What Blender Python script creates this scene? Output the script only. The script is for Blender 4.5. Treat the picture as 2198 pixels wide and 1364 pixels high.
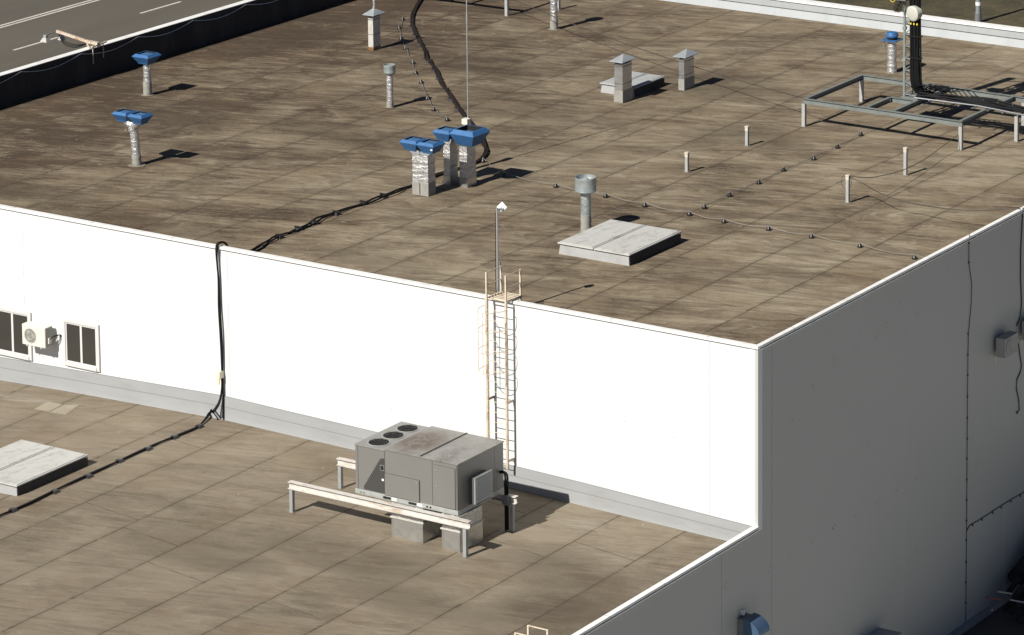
import bpy, math, random
from mathutils import Vector, noise
random.seed(7)
R = math.radians
scene = bpy.context.scene
for o in list(bpy.data.objects): bpy.data.objects.remove(o)

# ------------------------------------------------------------------ camera
# World: x runs along the white front wall, y runs away from the viewer, z = 0 is
# the coping of the upper roof. 1 unit = 1 m.
FL, PX, PY = 7930.03, 1614.016, -496.763          # focal length / principal point in photo pixels
YAW, PITCH = R(30.90317), R(8.97958)
CAM = Vector((48.903, -82.017, 30.791))
FWD = Vector((-math.sin(YAW)*math.cos(PITCH), math.cos(YAW)*math.cos(PITCH), -math.sin(PITCH)))
RGT = Vector((math.cos(YAW), math.sin(YAW), 0)); UPV = RGT.cross(FWD)
cd = bpy.data.cameras.new('camera'); cam = bpy.data.objects.new('camera', cd)
scene.collection.objects.link(cam); scene.camera = cam
cam.location = CAM
cam.rotation_euler = (R(90)-PITCH, 0, YAW)
cd.sensor_fit = 'HORIZONTAL'; cd.sensor_width = 36; cd.lens = FL/2198*36
cd.shift_x = (1099-PX)/2198; cd.shift_y = (PY-682)/2198
cd.clip_start = 1; cd.clip_end = 3000

# ------------------------------------------------------------------ light
SUN_AZ, SUN_EL = R(81.0), R(41.0)                 # direction the shadows run (from +x), elevation
w = bpy.data.worlds.new('World'); scene.world = w; w.use_nodes = True
nt = w.node_tree; sky = nt.nodes.new('ShaderNodeTexSky'); sky.sky_type = 'NISHITA'; sky.sun_disc = False
sky.sun_elevation = SUN_EL; sky.air_density = .40; sky.dust_density = .5; sky.ozone_density = .35; sky.altitude = 300
sd = Vector((-math.cos(SUN_AZ)*math.cos(SUN_EL), -math.sin(SUN_AZ)*math.cos(SUN_EL), math.sin(SUN_EL)))
sky.sun_rotation = math.atan2(sd.x, sd.y)
bg = nt.nodes['Background']; nt.links.new(sky.outputs[0], bg.inputs[0]); bg.inputs[1].default_value = 0.05
sl = bpy.data.lights.new('sun', 'SUN'); sl.energy = 5.0; sl.angle = R(0.5); sl.color = (1, .965, .90)
so = bpy.data.objects.new('sun', sl); scene.collection.objects.link(so)
so.rotation_euler = sd.to_track_quat('Z', 'Y').to_euler()
scene.view_settings.view_transform = 'Standard'; scene.view_settings.look = 'None'
scene.view_settings.exposure = 0.45; scene.view_settings.gamma = 1

# ------------------------------------------------------------------ geometry of the site
ZR, ZG = -0.70, -12.1                              # upper roof, ground
def floorz(x):                                     # the lower roof falls both ways from a ridge
    xs = [-60, -27.2, -24.5, -18.4, -13.6, -8.05, -6.16, -1, 5]
    zs = [-6.6, -5.56, -5.45, -5.28, -5.344, -5.46, -5.515, -5.637, -5.75]
    for i in range(len(xs)-1):
        if x <= xs[i+1]:
            t = (x-xs[i])/(xs[i+1]-xs[i]); return zs[i]+(zs[i+1]-zs[i])*max(t, 0)
    return zs[-1]
def ray(u, v): return FWD + RGT*((u-PX)/FL) - UPV*((v-PY)/FL)
def at(u, v, z=ZR):                                # surveyed point: photo pixel meets height z
    r = ray(u, v); return CAM + r*((z-CAM.z)/r.z)
def fl(u, v):                                      # the same on the sloping lower roof
    z = -5.4
    for _ in range(8): P = at(u, v, z); z = floorz(P.x)
    return P
def wy(u, v, y=0.0): r = ray(u, v); return CAM + r*((y-CAM.y)/r.y)
def wx(u, v, x=0.0): r = ray(u, v); return CAM + r*((x-CAM.x)/r.x)
def top(P, u, v):                                  # height at which the vertical over P is seen at v
    r = ray(u, v); h = Vector((P.x-CAM.x, P.y-CAM.y)); q = Vector((r.x, r.y))
    return (CAM + r*(h.dot(q)/q.dot(q))).z

# ------------------------------------------------------------------ mesh helpers
class MB:
    def __init__(s): s.v = []; s.f = []
    def add(s, vs, fs):
        n = len(s.v); s.v += [tuple(p) for p in vs]; s.f += [tuple(i+n for i in f) for f in fs]
        return s
    def box(s, x0, x1, y0, y1, z0, z1):
        return s.add([(x0,y0,z0),(x1,y0,z0),(x1,y1,z0),(x0,y1,z0),(x0,y0,z1),(x1,y0,z1),(x1,y1,z1),(x0,y1,z1)],
                     [(3,2,1,0),(4,5,6,7),(0,1,5,4),(1,2,6,5),(2,3,7,6),(3,0,4,7)])
    def frus(s, cx, cy, z0, ax, ay, z1, bx, by, caps=(1,1), ox=0, oy=0):
        vs = [(cx+i*ax, cy+j*ay, z0) for i, j in ((-1,-1),(1,-1),(1,1),(-1,1))]
        vs += [(cx+ox+i*bx, cy+oy+j*by, z1) for i, j in ((-1,-1),(1,-1),(1,1),(-1,1))]
        fs = [(0,1,5,4),(1,2,6,5),(2,3,7,6),(3,0,4,7)]
        if caps[0]: fs.append((3,2,1,0))
        if caps[1]: fs.append((4,5,6,7))
        return s.add(vs, fs)
    def bar(s, a, b, w, h=None, up=(0,0,1)):       # rectangular bar between two points
        h = h or w; a = Vector(a); b = Vector(b); d = (b-a).normalized(); up = Vector(up)
        if abs(d.dot(up)) > .95: up = Vector((0,1,0))
        q = d.cross(up).normalized(); t = q.cross(d)
        vs = [p+q*i*w/2+t*j*h/2 for p in (a, b) for i, j in ((-1,-1),(1,-1),(1,1),(-1,1))]
        return s.add(vs, [(3,2,1,0),(4,5,6,7),(0,1,5,4),(1,2,6,5),(2,3,7,6),(3,0,4,7)])
    def tube(s, pts, r, n=8, cap=True):
        pts = [Vector(p) for p in pts]; rs = r if isinstance(r, (list, tuple)) else [r]*len(pts)
        base = len(s.v); ref = Vector((0.31, 0.17, 0.93))
        for i, p in enumerate(pts):
            d = (pts[min(i+1, len(pts)-1)] - pts[max(i-1, 0)])
            if d.length < 1e-9: d = Vector((0,0,1))
            d.normalize(); q = d.cross(ref)
            if q.length < .1: q = d.cross(Vector((1,0,0)))
            q.normalize(); t = d.cross(q)
            for k in range(n):
                a = 2*math.pi*k/n; s.v.append(tuple(p+(q*math.cos(a)+t*math.sin(a))*rs[i]))
        for i in range(len(pts)-1):
            for k in range(n):
                a = base+i*n+k; b = base+i*n+(k+1) % n; s.f.append((a, b, b+n, a+n))
        if cap:
            s.f.append(tuple(base+k for k in reversed(range(n)))); m = base+(len(pts)-1)*n
            s.f.append(tuple(m+k for k in range(n)))
        return s
    def lathe(s, cx, cy, prof, n=28, jit=0.0, lean=(0,0)):   # prof: (radius, z)
        base = len(s.v); z00 = prof[0][1]
        for i, (r, z) in enumerate(prof):
            for k in range(n):
                a = 2*math.pi*k/n
                rr = r*(1+jit*noise.noise(Vector((math.cos(a)*2.3+cx*3, math.sin(a)*2.3+cy*5, z*9))))
                s.v.append((cx+lean[0]*(z-z00)+rr*math.cos(a), cy+lean[1]*(z-z00)+rr*math.sin(a), z))
        for i in range(len(prof)-1):
            for k in range(n):
                a = base+i*n+k; b = base+i*n+(k+1) % n; s.f.append((a, b, b+n, a+n))
        s.f.append(tuple(base+k for k in reversed(range(n)))); m = base+(len(prof)-1)*n
        s.f.append(tuple(m+k for k in range(n)))
        return s
    def build(s, name, m, parent=None, smooth=False, bevel=0, label=None, cat=None, group=None, kind=None, loc=None):
        me = bpy.data.meshes.new(name); me.from_pydata(s.v, [], s.f); me.validate(); me.update()
        o = bpy.data.objects.new(name, me); scene.collection.objects.link(o)
        me.materials.append(m)
        if loc is not None:
            o.location = loc
        if smooth:
            me.shade_smooth()
            try: me.set_sharp_from_angle(angle=R(35))
            except Exception: pass
        if bevel:
            b = o.modifiers.new('bevel', 'BEVEL'); b.width = bevel; b.segments = 2; b.limit_method = 'ANGLE'
        if parent: o.parent = parent
        for k, val in (('label', label), ('category', cat), ('group', group), ('kind', kind)):
            if val: o[k] = val
        return o
def thing(name, loc, label, cat, group=None):
    o = bpy.data.objects.new(name, None); scene.collection.objects.link(o); o.location = loc
    o.empty_display_size = .2; o['label'] = label; o['category'] = cat
    if group: o['group'] = group
    return o
def copy_tree(o, parent=None, loc=None):
    c = o.copy(); scene.collection.objects.link(c)
    if parent: c.parent = parent
    if loc is not None: c.location = loc
    for ch in [q for q in bpy.data.objects if q.parent == o]: copy_tree(ch, c)
    return c
def smoothpath(pts, k=6):                          # Catmull-Rom
    P = [Vector(p) for p in pts]; P = [P[0]*2-P[1]]+P+[P[-1]*2-P[-2]]; out = []
    for i in range(1, len(P)-2):
        for j in range(k):
            t = j/k; a, b, c, d = P[i-1:i+3]
            out.append(.5*((2*b)+(c-a)*t+(2*a-5*b+4*c-d)*t*t+(3*b-a-3*c+d)*t**3))
    out.append(P[-2]); return out

# ------------------------------------------------------------------ materials
def nodes(name):
    m = bpy.data.materials.new(name); m.use_nodes = True; t = m.node_tree
    return m, t, t.nodes['Principled BSDF']
class G:                                           # small node-graph writer
    def __init__(s, t): s.t = t
    def n(s, typ, **kw):
        q = s.t.nodes.new(typ)
        for k, v in kw.items(): setattr(q, k, v)
        return q
    def link(s, a, b): s.t.links.new(a, b)
    def val(s, sock, v):
        if hasattr(v, 'is_output') or isinstance(v, bpy.types.NodeSocket): s.link(v, sock)
        else: sock.default_value = v
    def math(s, op, a, b=0.0, c=None, clamp=False):
        q = s.n('ShaderNodeMath', operation=op, use_clamp=clamp); s.val(q.inputs[0], a); s.val(q.inputs[1], b)
        if c is not None: s.val(q.inputs[2], c)
        return q.outputs[0]
    def mix(s, f, a, b, blend='MIX'):
        q = s.n('ShaderNodeMix', data_type='RGBA', blend_type=blend); s.val(q.inputs[0], f)
        for i, c in ((6, a), (7, b)): s.val(q.inputs[i], c if not isinstance(c, tuple) or len(c) == 4 else (*c, 1))
        return q.outputs[2]
    def pos(s): return s.n('ShaderNodeNewGeometry').outputs['Position']
    def obj(s): return s.n('ShaderNodeTexCoord').outputs['Object']
    def mapping(s, vec, rot=(0,0,0), scale=(1,1,1), loc=(0,0,0)):
        if any(rot) and tuple(scale) != (1,1,1):
            vec = s.mapping(vec, rot=rot); rot = (0,0,0)
        q = s.n('ShaderNodeMapping'); s.link(vec, q.inputs[0])
        q.inputs['Rotation'].default_value = rot; q.inputs['Scale'].default_value = scale; q.inputs['Location'].default_value = loc
        return q.outputs[0]
    def noise(s, vec, scale=5, detail=4, rough=.55, dist=0):
        q = s.n('ShaderNodeTexNoise'); s.link(vec, q.inputs['Vector']); q.inputs['Scale'].default_value = scale
        q.inputs['Detail'].default_value = detail; q.inputs['Roughness'].default_value = rough; q.inputs['Distortion'].default_value = dist
        return q.outputs['Fac']
    def ramp(s, f, stops):
        q = s.n('ShaderNodeValToRGB'); s.link(f, q.inputs[0]); e = q.color_ramp.elements
        while len(e) < len(stops): e.new(.5)
        for el, (p, c) in zip(e, stops):
            el.position = p; el.color = (*c, 1) if isinstance(c, tuple) else (c, c, c, 1)
        return q.outputs[0]
    def range(s, f, a, b, c=0., d=1.):
        q = s.n('ShaderNodeMapRange'); s.link(f, q.inputs[0])
        for i, v in enumerate((a, b, c, d)): q.inputs[i+1].default_value = v
        return q.outputs[0]
    def bump(s, h, strength=.3, dist=.02):
        q = s.n('ShaderNodeBump'); s.link(h, q.inputs['Height']); q.inputs['Strength'].default_value = strength
        q.inputs['Distance'].default_value = dist; return q.outputs[0]
def simple(name, col, rough=.6, metal=0, var=.18, scale=6, dirt=None, dirtamt=.4, bump=.0, stretch=(1,1,1)):
    m, t, b = nodes(name); g = G(t); v = g.mapping(g.pos(), scale=stretch)
    n1 = g.noise(v, scale, 5); n2 = g.noise(v, scale*.23, 3)
    k = g.math('ADD', g.math('MULTIPLY', n1, .6), g.math('MULTIPLY', n2, .4))
    f = g.range(k, .32, .68, 1-var, 1+var)
    col2 = g.n('ShaderNodeVectorMath', operation='SCALE'); col2.inputs[0].default_value = col; g.link(f, col2.inputs['Scale'])
    c = col2.outputs[0]
    if dirt:
        d = g.noise(g.mapping(g.pos(), scale=stretch, loc=(9,3,1)), scale*.8, 8, .7)
        c = g.mix(g.range(d, .52, .72, 0, dirtamt), c, dirt)
    g.link(c, b.inputs['Base Color']); b.inputs['Roughness'].default_value = rough; b.inputs['Metallic'].default_value = metal
    if 'cable' in name: b.inputs['Specular IOR Level'].default_value = .15
    if bump: g.link(g.bump(g.noise(g.pos(), scale*4, 5), bump, .01), b.inputs['Normal'])
    return m
def roofing(name, off, width, lo, mid, hi, seed, edges=True, cf=1.0, lap=13.0, spots=(), rings=.5):
    """weathered roofing felt: sheets along y with their own tone, wiped streaks, silt, dried puddle lines"""
    m, t, b = nodes(name); g = G(t); p = g.pos()
    sx = g.n('ShaderNodeSeparateXYZ'); g.link(p, sx.inputs[0]); X, Y = sx.outputs[0], sx.outputs[1]
    fine = g.noise(p, 11, 6, .75)
    q = g.math('DIVIDE', g.math('ADD', g.math('SUBTRACT', X, off), g.math('MULTIPLY', g.math('SUBTRACT', g.noise(p, .6, 4), .5), .09)), width)
    fr = g.math('FRACT', q); cell = g.math('FLOOR', q)
    wn = g.n('ShaderNodeTexWhiteNoise', noise_dimensions='1D'); g.link(cell, wn.inputs['W']); rc = wn.outputs[0]
    cx = g.n('ShaderNodeCombineXYZ'); g.link(g.math('MULTIPLY', rc, 31.), cx.inputs[2]); g.link(g.math('MULTIPLY', rc, 5.), cx.inputs[1])
    vb = g.n('ShaderNodeVectorMath', operation='ADD'); g.link(p, vb.inputs[0]); g.link(cx.outputs[0], vb.inputs[1]); pb = vb.outputs[0]
    def con(f, gain): return g.math('MULTIPLY', g.math('SUBTRACT', f, .5), gain*cf)
    a1 = g.noise(g.mapping(pb, rot=(0,0,-R(16)), scale=(.26,1.25,1), loc=(seed,0,0)), 1.0, 8, .68, .9)   # per sheet streaks
    a2 = g.noise(g.mapping(p, rot=(0,0,-R(22)), scale=(.14,.60,1), loc=(0,seed,0)), .9, 6, .62, 1.2)      # broad silt fans
    a3 = g.noise(g.mapping(p, rot=(0,0,-R(15)), scale=(.42,3.8,1), loc=(seed,2,0)), 1.9, 7, .70, .5)        # wiping marks
    big = g.noise(g.mapping(p, loc=(seed,seed,0)), .15, 5, .62, .8)
    med = g.noise(g.mapping(p, loc=(1,seed,4)), .85, 6, .72, .4)
    k = g.math('ADD', .5, g.math('ADD', con(a1, .36), g.math('ADD', con(a2, .40), con(big, .46))))
    k = g.math('ADD', k, g.math('ADD', con(fine, .26), g.math('ADD', con(a3, .58), con(med, .30))))
    k = g.math('ADD', k, g.math('MULTIPLY', g.math('SUBTRACT', rc, .5), .05))
    wob = g.math('MULTIPLY', g.noise(p, .8, 6, .7), 3.0)
    e1 = g.range(g.math('ADD', X, wob), -.6, 2.6, 0, .22 if edges else .15)      # silt along the right coping
    k = g.math('SUBTRACT', k, e1)
    if edges:
        e2 = g.range(g.math('SUBTRACT', Y, wob), 1.0, -1.2, 0, .12)
        e3 = g.range(g.math('SUBTRACT', X, g.math('MULTIPLY', wob, 1.6)), -31.5, -36.5, 0, .12)
        k = g.math('SUBTRACT', k, g.math('MAXIMUM', e2, e3))
        k = g.math('ADD', k, g.range(X, -30, -6, -.05, .05))
    c = g.ramp(k, [(.33, lo), (.50, mid), (.70, hi)])
    tn = g.noise(g.mapping(p, loc=(4,seed,0)), .45, 5, .65)
    c = g.mix(g.range(tn, .48, .72, 0, .34), c, (.155,.10,.055))
    for sc_, th, wd, am in ((.42,.50,70,rings), (.75,.57,85,rings*.8)):        # pale and dark tide lines of dried puddles
        pu = g.noise(g.mapping(p, rot=(0,0,-R(20)), scale=(.36,1.15,1), loc=(seed*2,sc_,0)), sc_, 4, .55, .9)
        dd = g.math('SUBTRACT', pu, th)
        ring = g.math('SUBTRACT', 1.0, g.math('MULTIPLY', g.math('ABSOLUTE', dd), wd), clamp=True)
        c = g.mix(g.math('MULTIPLY', ring, g.range(med, .40, .62, .0, am)), c, hi)
        c = g.mix(g.math('MULTIPLY', g.range(dd, .0, .03, 0, 1), g.range(dd, .03, .10, .38*cf, 0)), c, lo)
    dist = g.math('MINIMUM', fr, g.math('SUBTRACT', 1.0, fr))
    wear = g.range(g.noise(p, 1.2, 4, .7), .34, .52, .35, 1)
    bead = g.range(g.noise(g.mapping(p, scale=(.2,1,1)), 2.6, 2, .5), .60, .68, 0, 1)
    l1 = g.math('MULTIPLY', g.range(dist, .011/width, .030/width, 1, 0), wear)
    l1c = g.math('MULTIPLY', g.range(dist, .03/width, .06/width, .8, 0), bead)
    l1b = g.math('MULTIPLY', g.range(dist, .02/width, .22/width, .20, 0), wear)
    q2 = g.math('DIVIDE', g.math('ADD', g.math('ADD', Y, g.math('MULTIPLY', X, .12)), g.math('MULTIPLY', rc, 15.)), lap); fr2 = g.math('FRACT', q2)
    l2 = g.math('MULTIPLY', g.range(g.math('MINIMUM', fr2, g.math('SUBTRACT', 1.0, fr2)), .015/lap, .035/lap, .7, 0), g.range(med, .42, .55, 0, 1))
    c = g.mix(g.math('MULTIPLY', g.math('MAXIMUM', g.math('MAXIMUM', l1, l2), l1c), .80), c, (.040,.030,.020))
    c = g.mix(l1b, c, lo)
    for sx0, sy0, ax_, ay_, am in spots:
        ddx = g.math('DIVIDE', g.math('SUBTRACT', X, sx0), ax_); ddy = g.math('DIVIDE', g.math('SUBTRACT', Y, sy0), ay_)
        d2 = g.math('ADD', g.math('MULTIPLY', ddx, ddx), g.math('MULTIPLY', ddy, ddy))
        mk = g.math('MULTIPLY', g.range(d2, .15, 1.1, abs(am), 0), g.range(g.math('ADD', g.math('MULTIPLY', a3, .5), g.math('MULTIPLY', a2, .5)), .38, .58, 0, 1))
        c = g.mix(mk, c, (.36,.33,.28) if am > 0 else (.050,.036,.024))
    vo = g.n('ShaderNodeTexVoronoi'); g.link(p, vo.inputs['Vector']); vo.inputs['Scale'].default_value = 1.5
    sp = g.math('LESS_THAN', vo.outputs['Distance'], g.math('MULTIPLY', g.noise(p, .6, 2), .062))
    rnd = g.n('ShaderNodeSeparateColor'); g.link(vo.outputs['Color'], rnd.inputs[0])
    sp = g.math('MULTIPLY', sp, g.math('GREATER_THAN', rnd.outputs[0], .72))
    c = g.mix(g.math('MULTIPLY', sp, .75), c, (.6,.57,.5))
    g.link(c, b.inputs['Base Color']); b.inputs['Roughness'].default_value = .85
    b.inputs['Specular IOR Level'].default_value = .25
    h = g.math('SUBTRACT', g.math('ADD', g.math('MULTIPLY', fine, .25), g.math('MULTIPLY', med, .6)), g.math('MULTIPLY', l1, .5))
    g.link(g.bump(h, .40, .025), b.inputs['Normal'])
    return m
def foil(name, col=(.70,.69,.67), patch=(.33,.325,.31), sc=8, metal=.72, rough=.34, b0=.9, wrap=True):
    m, t, b = nodes(name); g = G(t); p = g.obj()
    n1 = g.noise(g.mapping(p, scale=(1,1,1.8)), sc, 6, .7, 1.5); n2 = g.noise(p, 2.2, 3)
    c = g.mix(g.range(n1, .42, .62, 0, .8), col, patch)
    c = g.mix(g.range(n2, .5, .75, 0, .35), c, (.75,.74,.70))
    g.link(c, b.inputs['Base Color']); b.inputs['Metallic'].default_value = metal; b.inputs['Roughness'].default_value = rough
    h = n1
    if wrap:
        wv = g.n('ShaderNodeTexWave', bands_direction='Z', wave_type='BANDS'); g.link(g.mapping(p, rot=(.15,.1,0)), wv.inputs['Vector'])
        wv.inputs['Scale'].default_value = 2.2; wv.inputs['Distortion'].default_value = 3; h = g.math('ADD', n1, g.math('MULTIPLY', wv.outputs['Fac'], .16))
    g.link(g.bump(h, b0, .03), b.inputs['Normal'])
    return m
def rusty(name, paint, rust=(.30,.13,.045), amt=.5, sc=7, stretch=(1,1,1), metal=0, rough=.6):
    m, t, b = nodes(name); g = G(t); p = g.mapping(g.pos(), scale=stretch)
    n1 = g.noise(p, sc, 7, .7, .4); n2 = g.noise(p, sc*.35, 3)
    k = g.math('ADD', g.math('MULTIPLY', n1, .65), g.math('MULTIPLY', n2, .35))
    e = .5+.22*(0.5-amt)
    c = g.mix(g.range(k, e, e+.12, 0, 1), paint, rust)
    c = g.mix(g.range(g.noise(p, sc*3, 3), .45, .7, 0, .25), c, (.12,.08,.05))
    g.link(c, b.inputs['Base Color']); b.inputs['Roughness'].default_value = rough; b.inputs['Metallic'].default_value = metal
    return m
def wallpaint(name, col, streak=.10):
    m, t, b = nodes(name); g = G(t); p = g.pos()
    s = g.noise(g.mapping(p, scale=(3,3,.25)), 2.2, 5, .6); d = g.noise(p, .35, 3)
    f = g.range(g.math('ADD', g.math('MULTIPLY', s, .5), g.math('MULTIPLY', d, .5)), .35, .65, 1-streak, 1+streak*.3)
    q = g.n('ShaderNodeVectorMath', operation='SCALE'); q.inputs[0].default_value = col; g.link(f, q.inputs['Scale'])
    g.link(q.outputs[0], b.inputs['Base Color']); b.inputs['Roughness'].default_value = .5
    sx = g.n('ShaderNodeSeparateXYZ'); g.link(p, sx.inputs[0])
    fr = g.math('FRACT', g.math('MULTIPLY', g.math('ADD', sx.outputs[0], sx.outputs[1]), 1/1.1)); dd = g.math('MINIMUM', fr, g.math('SUBTRACT', 1., fr))
    g.link(g.bump(g.noise(p, .9, 2), .08, .02), b.inputs['Normal'])
    return m

M = dict(
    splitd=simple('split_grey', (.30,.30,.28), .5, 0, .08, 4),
    shadestrip=simple('painted_shade', (.05,.048,.045), .9, 0, .2, 1.5),
    felt=simple('black_felt', (.03,.03,.03), .85, 0, .4, 4, dirt=(.08,.08,.075), dirtamt=.5),
    patch=simple('roof_patch_sheet', (.17,.145,.11), .85, 0, .2, 5),
    roof=roofing('roof_membrane', -5.28, 2.25, (.060,.042,.028), (.172,.137,.091), (.290,.244,.172), 3.0,
        spots=[(-31.5,13,3.4,2.0,-.75),(-35,27,2.5,5,-.8),(-17.5,26.5,3.5,2.2,-.6),(-23,14.5,5.5,1.4,-.6),(-27,25,4,1.8,-.5),(-13,21,2.5,2,-.5),(-30,3.5,4.5,1.3,-.65),(-24,2.5,4,1,-.55),(-15.5,3.2,3,1,-.4),(-9.3,3.4,1.5,.7,-.45),(-21,20,4,1,-.45)]),
    lowroof=roofing('lower_membrane', -10.85, 2.15, (.090,.072,.050), (.200,.166,.120), (.272,.234,.176), 17.0, edges=False, cf=.55, lap=9., rings=.35,
        spots=[(-26.5,-1.9,1.0,.16,.8),(-25.2,-1.2,1.4,.35,.5),(-9.0,-6.6,3.2,1.3,-.65),(-5.0,-1.2,.9,.4,.5),(-3.6,-4.2,2.4,1.4,-.6),(-2.2,-6.8,1.8,3.0,-.7),(-12.5,-8.6,3,1.2,-.5),(-5.5,-8.2,2.5,1,-.55),(-13,-1.2,3,.6,-.35)]),
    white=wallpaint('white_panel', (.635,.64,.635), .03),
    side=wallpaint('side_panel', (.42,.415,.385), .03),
    coping=simple('coping_metal', (.74,.73,.70), .45, 0, .06, 3, dirt=(.35,.30,.24), dirtamt=.35),
    flash=simple('grey_flashing', (.285,.29,.29), .7, 0, .07, 1.6, dirt=(.22,.22,.21), dirtamt=.35, stretch=(.5,1,2)),
    farflash=simple('far_flashing', (.33,.345,.35), .7, 0, .06, 1.2, dirt=(.22,.23,.23), dirtamt=.4, stretch=(1.5,1,.4)),
    parblack=simple('parapet_black', (.012,.012,.014), .75, 0, .5, 1.5, dirt=(.05,.052,.055), dirtamt=.7, stretch=(1,.8,.25)),
    blue=simple('blue_paint', (.028,.110,.265), .50, 0, .16, 5, dirt=(.085,.13,.19), dirtamt=.5),
    blue_in=simple('blue_plate', (.05,.13,.26), .5, 0, .2, 8, dirt=(.06,.07,.09), dirtamt=.5),
    dark=simple('dark_void', (.008,.008,.009), .9, 0, .2, 6),
    foil=foil('foil_wrap'), foilcyl=foil('foil_pipe', (.68,.67,.65), (.38,.38,.37), 7),
    galv=foil('galvanised', (.36,.40,.39), (.26,.29,.29), 3.5, .5, .45, .12, False),
    galvd=foil('galvanised_duct', (.60,.60,.585), (.44,.44,.43), 1.3, .85, .36, .16, False),
    galvb=foil('galvanised_sheet', (.42,.45,.47), (.33,.36,.38), 2.5, .45, .42, .10, False),
    memcoat=simple('membrane_upstand', (.27,.26,.235), .8, 0, .12, 5, dirt=(.14,.12,.095), dirtamt=.5),
    stackpaint=rusty('stack_paint', (.48,.46,.41), (.20,.10,.04), .2, 3.5, (1,1,.7)),
    cable=simple('black_cable', (.007,.007,.008), .65, 0, .3, 6),
    browncable=simple('weathered_cable', (.020,.015,.012), .7, 0, .4, 5),
    wire=simple('grey_wire', (.24,.23,.21), .5, .3, .2, 4), darkwire=simple('dark_wire', (.045,.04,.033), .6, 0, .2, 4),
    block=simple('block_plastic', (.014,.012,.012), .35, 0, .3, 8),
    postgrey=simple('grey_post', (.38,.38,.37), .6, .2, .12, 5, dirt=(.22,.20,.17), dirtamt=.4),
    postcap=rusty('post_cap', (.55,.50,.42), (.35,.2,.1), .3, 14),
    green=simple('green_steel', (.165,.182,.170), .55, .1, .14, 4, dirt=(.10,.115,.10), dirtamt=.6),
    greenmast=simple('mast_steel', (.22,.26,.24), .5, .2, .14, 6),
    steel=simple('pale_steel', (.42,.43,.42), .4, .6, .1, 6),
    lid=None, ladder=rusty('ladder_paint', (.53,.46,.35), (.36,.18,.07), .38, 5, (1,1,1)),
    ladderpale=rusty('ladder_pale', (.58,.49,.38), (.34,.16,.06), .25, 6),
    beam=rusty('beam_white', (.55,.525,.485), (.36,.27,.19), .42, 3.5, (.6,2,2)),
    beamleg=simple('beam_leg', (.30,.31,.31), .6, .2, .12, 6, dirt=(.18,.16,.13), dirtamt=.5),
    acside=simple('unit_side', (.182,.178,.164), .38, .1, .05, 1.2, dirt=(.15,.13,.11), dirtamt=.25),
    actop=None, acbase=simple('unit_base', (.36,.37,.35), .5, .2, .12, 5, dirt=(.18,.17,.15), dirtamt=.4),
    coil=None, filt=simple('filter_face', (.30,.33,.35), .4, .3, .08, 8),
    splitw=simple('split_case', (.60,.58,.52), .45, 0, .04, 4), splitg=simple('split_side', (.28,.28,.255), .5, 0, .06, 4),
    frame=simple('window_frame', (.56,.55,.535), .45, 0, .03, 5), boxcream=simple('cream_box', (.66,.62,.48), .5, 0, .05, 8),
    asphalt=simple('asphalt', (.085,.074,.057), .9, 0, .14, .35, dirt=(.07,.062,.05), dirtamt=.5, stretch=(1,.18,1)),
    paintline=simple('road_paint', (.50,.47,.42), .7, 0, .10, 3, dirt=(.2,.18,.15), dirtamt=.5),
    yard=simple('yard_concrete', (.34,.335,.31), .9, 0, .15, .4),
    dish=simple('dish_radome', (.46,.46,.40), .4, 0, .03, 6), white_plast=simple('white_plastic', (.72,.72,.72), .35, 0, .04, 6),
    yellow=simple('yellow_tie', (.70,.55,.05), .5, 0, .05, 6), antgrey=simple('antenna_grey', (.20,.21,.22), .5, .4, .1, 6),
    stripe=simple('dark_groove', (.055,.05,.045), .8, 0, .2, 9), lampgrey=simple('lamp_grey', (.38,.37,.35), .5, .3, .1, 9),
    scrapred=simple('scrap_red', (.16,.02,.02), .6, 0, .2, 9), scrapdark=simple('scrap_dark', (.008,.010,.012), .8, 0, .4, 3),
    hoodblue=simple('hood_blue', (.09,.15,.24), .3, .5, .1, 5), kerbs=simple('kerb_blue', (.22,.23,.24), .8, 0, .1, 3),
)
# grass
m, t, b = nodes('dry_grass'); g = G(t); p = g.pos(); k = g.math('ADD', g.math('MULTIPLY', g.noise(p, .35, 6, .7), .6), g.math('MULTIPLY', g.noise(p, 3.5, 6, .8), .4))
g.link(g.ramp(k, [(.36, (.03,.028,.012)), (.5, (.10,.082,.036)), (.6, (.16,.125,.06)), (.72, (.26,.21,.12))]), b.inputs['Base Color'])
b.inputs['Roughness'].default_value = .95; g.link(g.bump(g.noise(p, 5, 6, .8), 1, .3), b.inputs['Normal']); M['grass'] = m
# weathered skylight lid
def lidmat(name, base, dark):
    m, t, b = nodes(name); g = G(t); p = g.pos()
    n1 = g.noise(g.mapping(p, rot=(0,0,.2), scale=(1.8,.6,1)), 2.2, 9, .75, .3); n2 = g.noise(p, 7, 6, .8)
    kk = g.math('ADD', g.math('MULTIPLY', n1, .7), g.math('MULTIPLY', n2, .3))
    c = g.mix(g.range(kk, .50, .66, 0, .75), base, dark); g.link(c, b.inputs['Base Color']); b.inputs['Roughness'].default_value = .55
    return m
M['lid'] = lidmat('lid_sheet', (.46,.455,.425), (.17,.17,.155))
M['lidfar'] = lidmat('lid_far', (.36,.37,.36), (.15,.16,.16))
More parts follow.
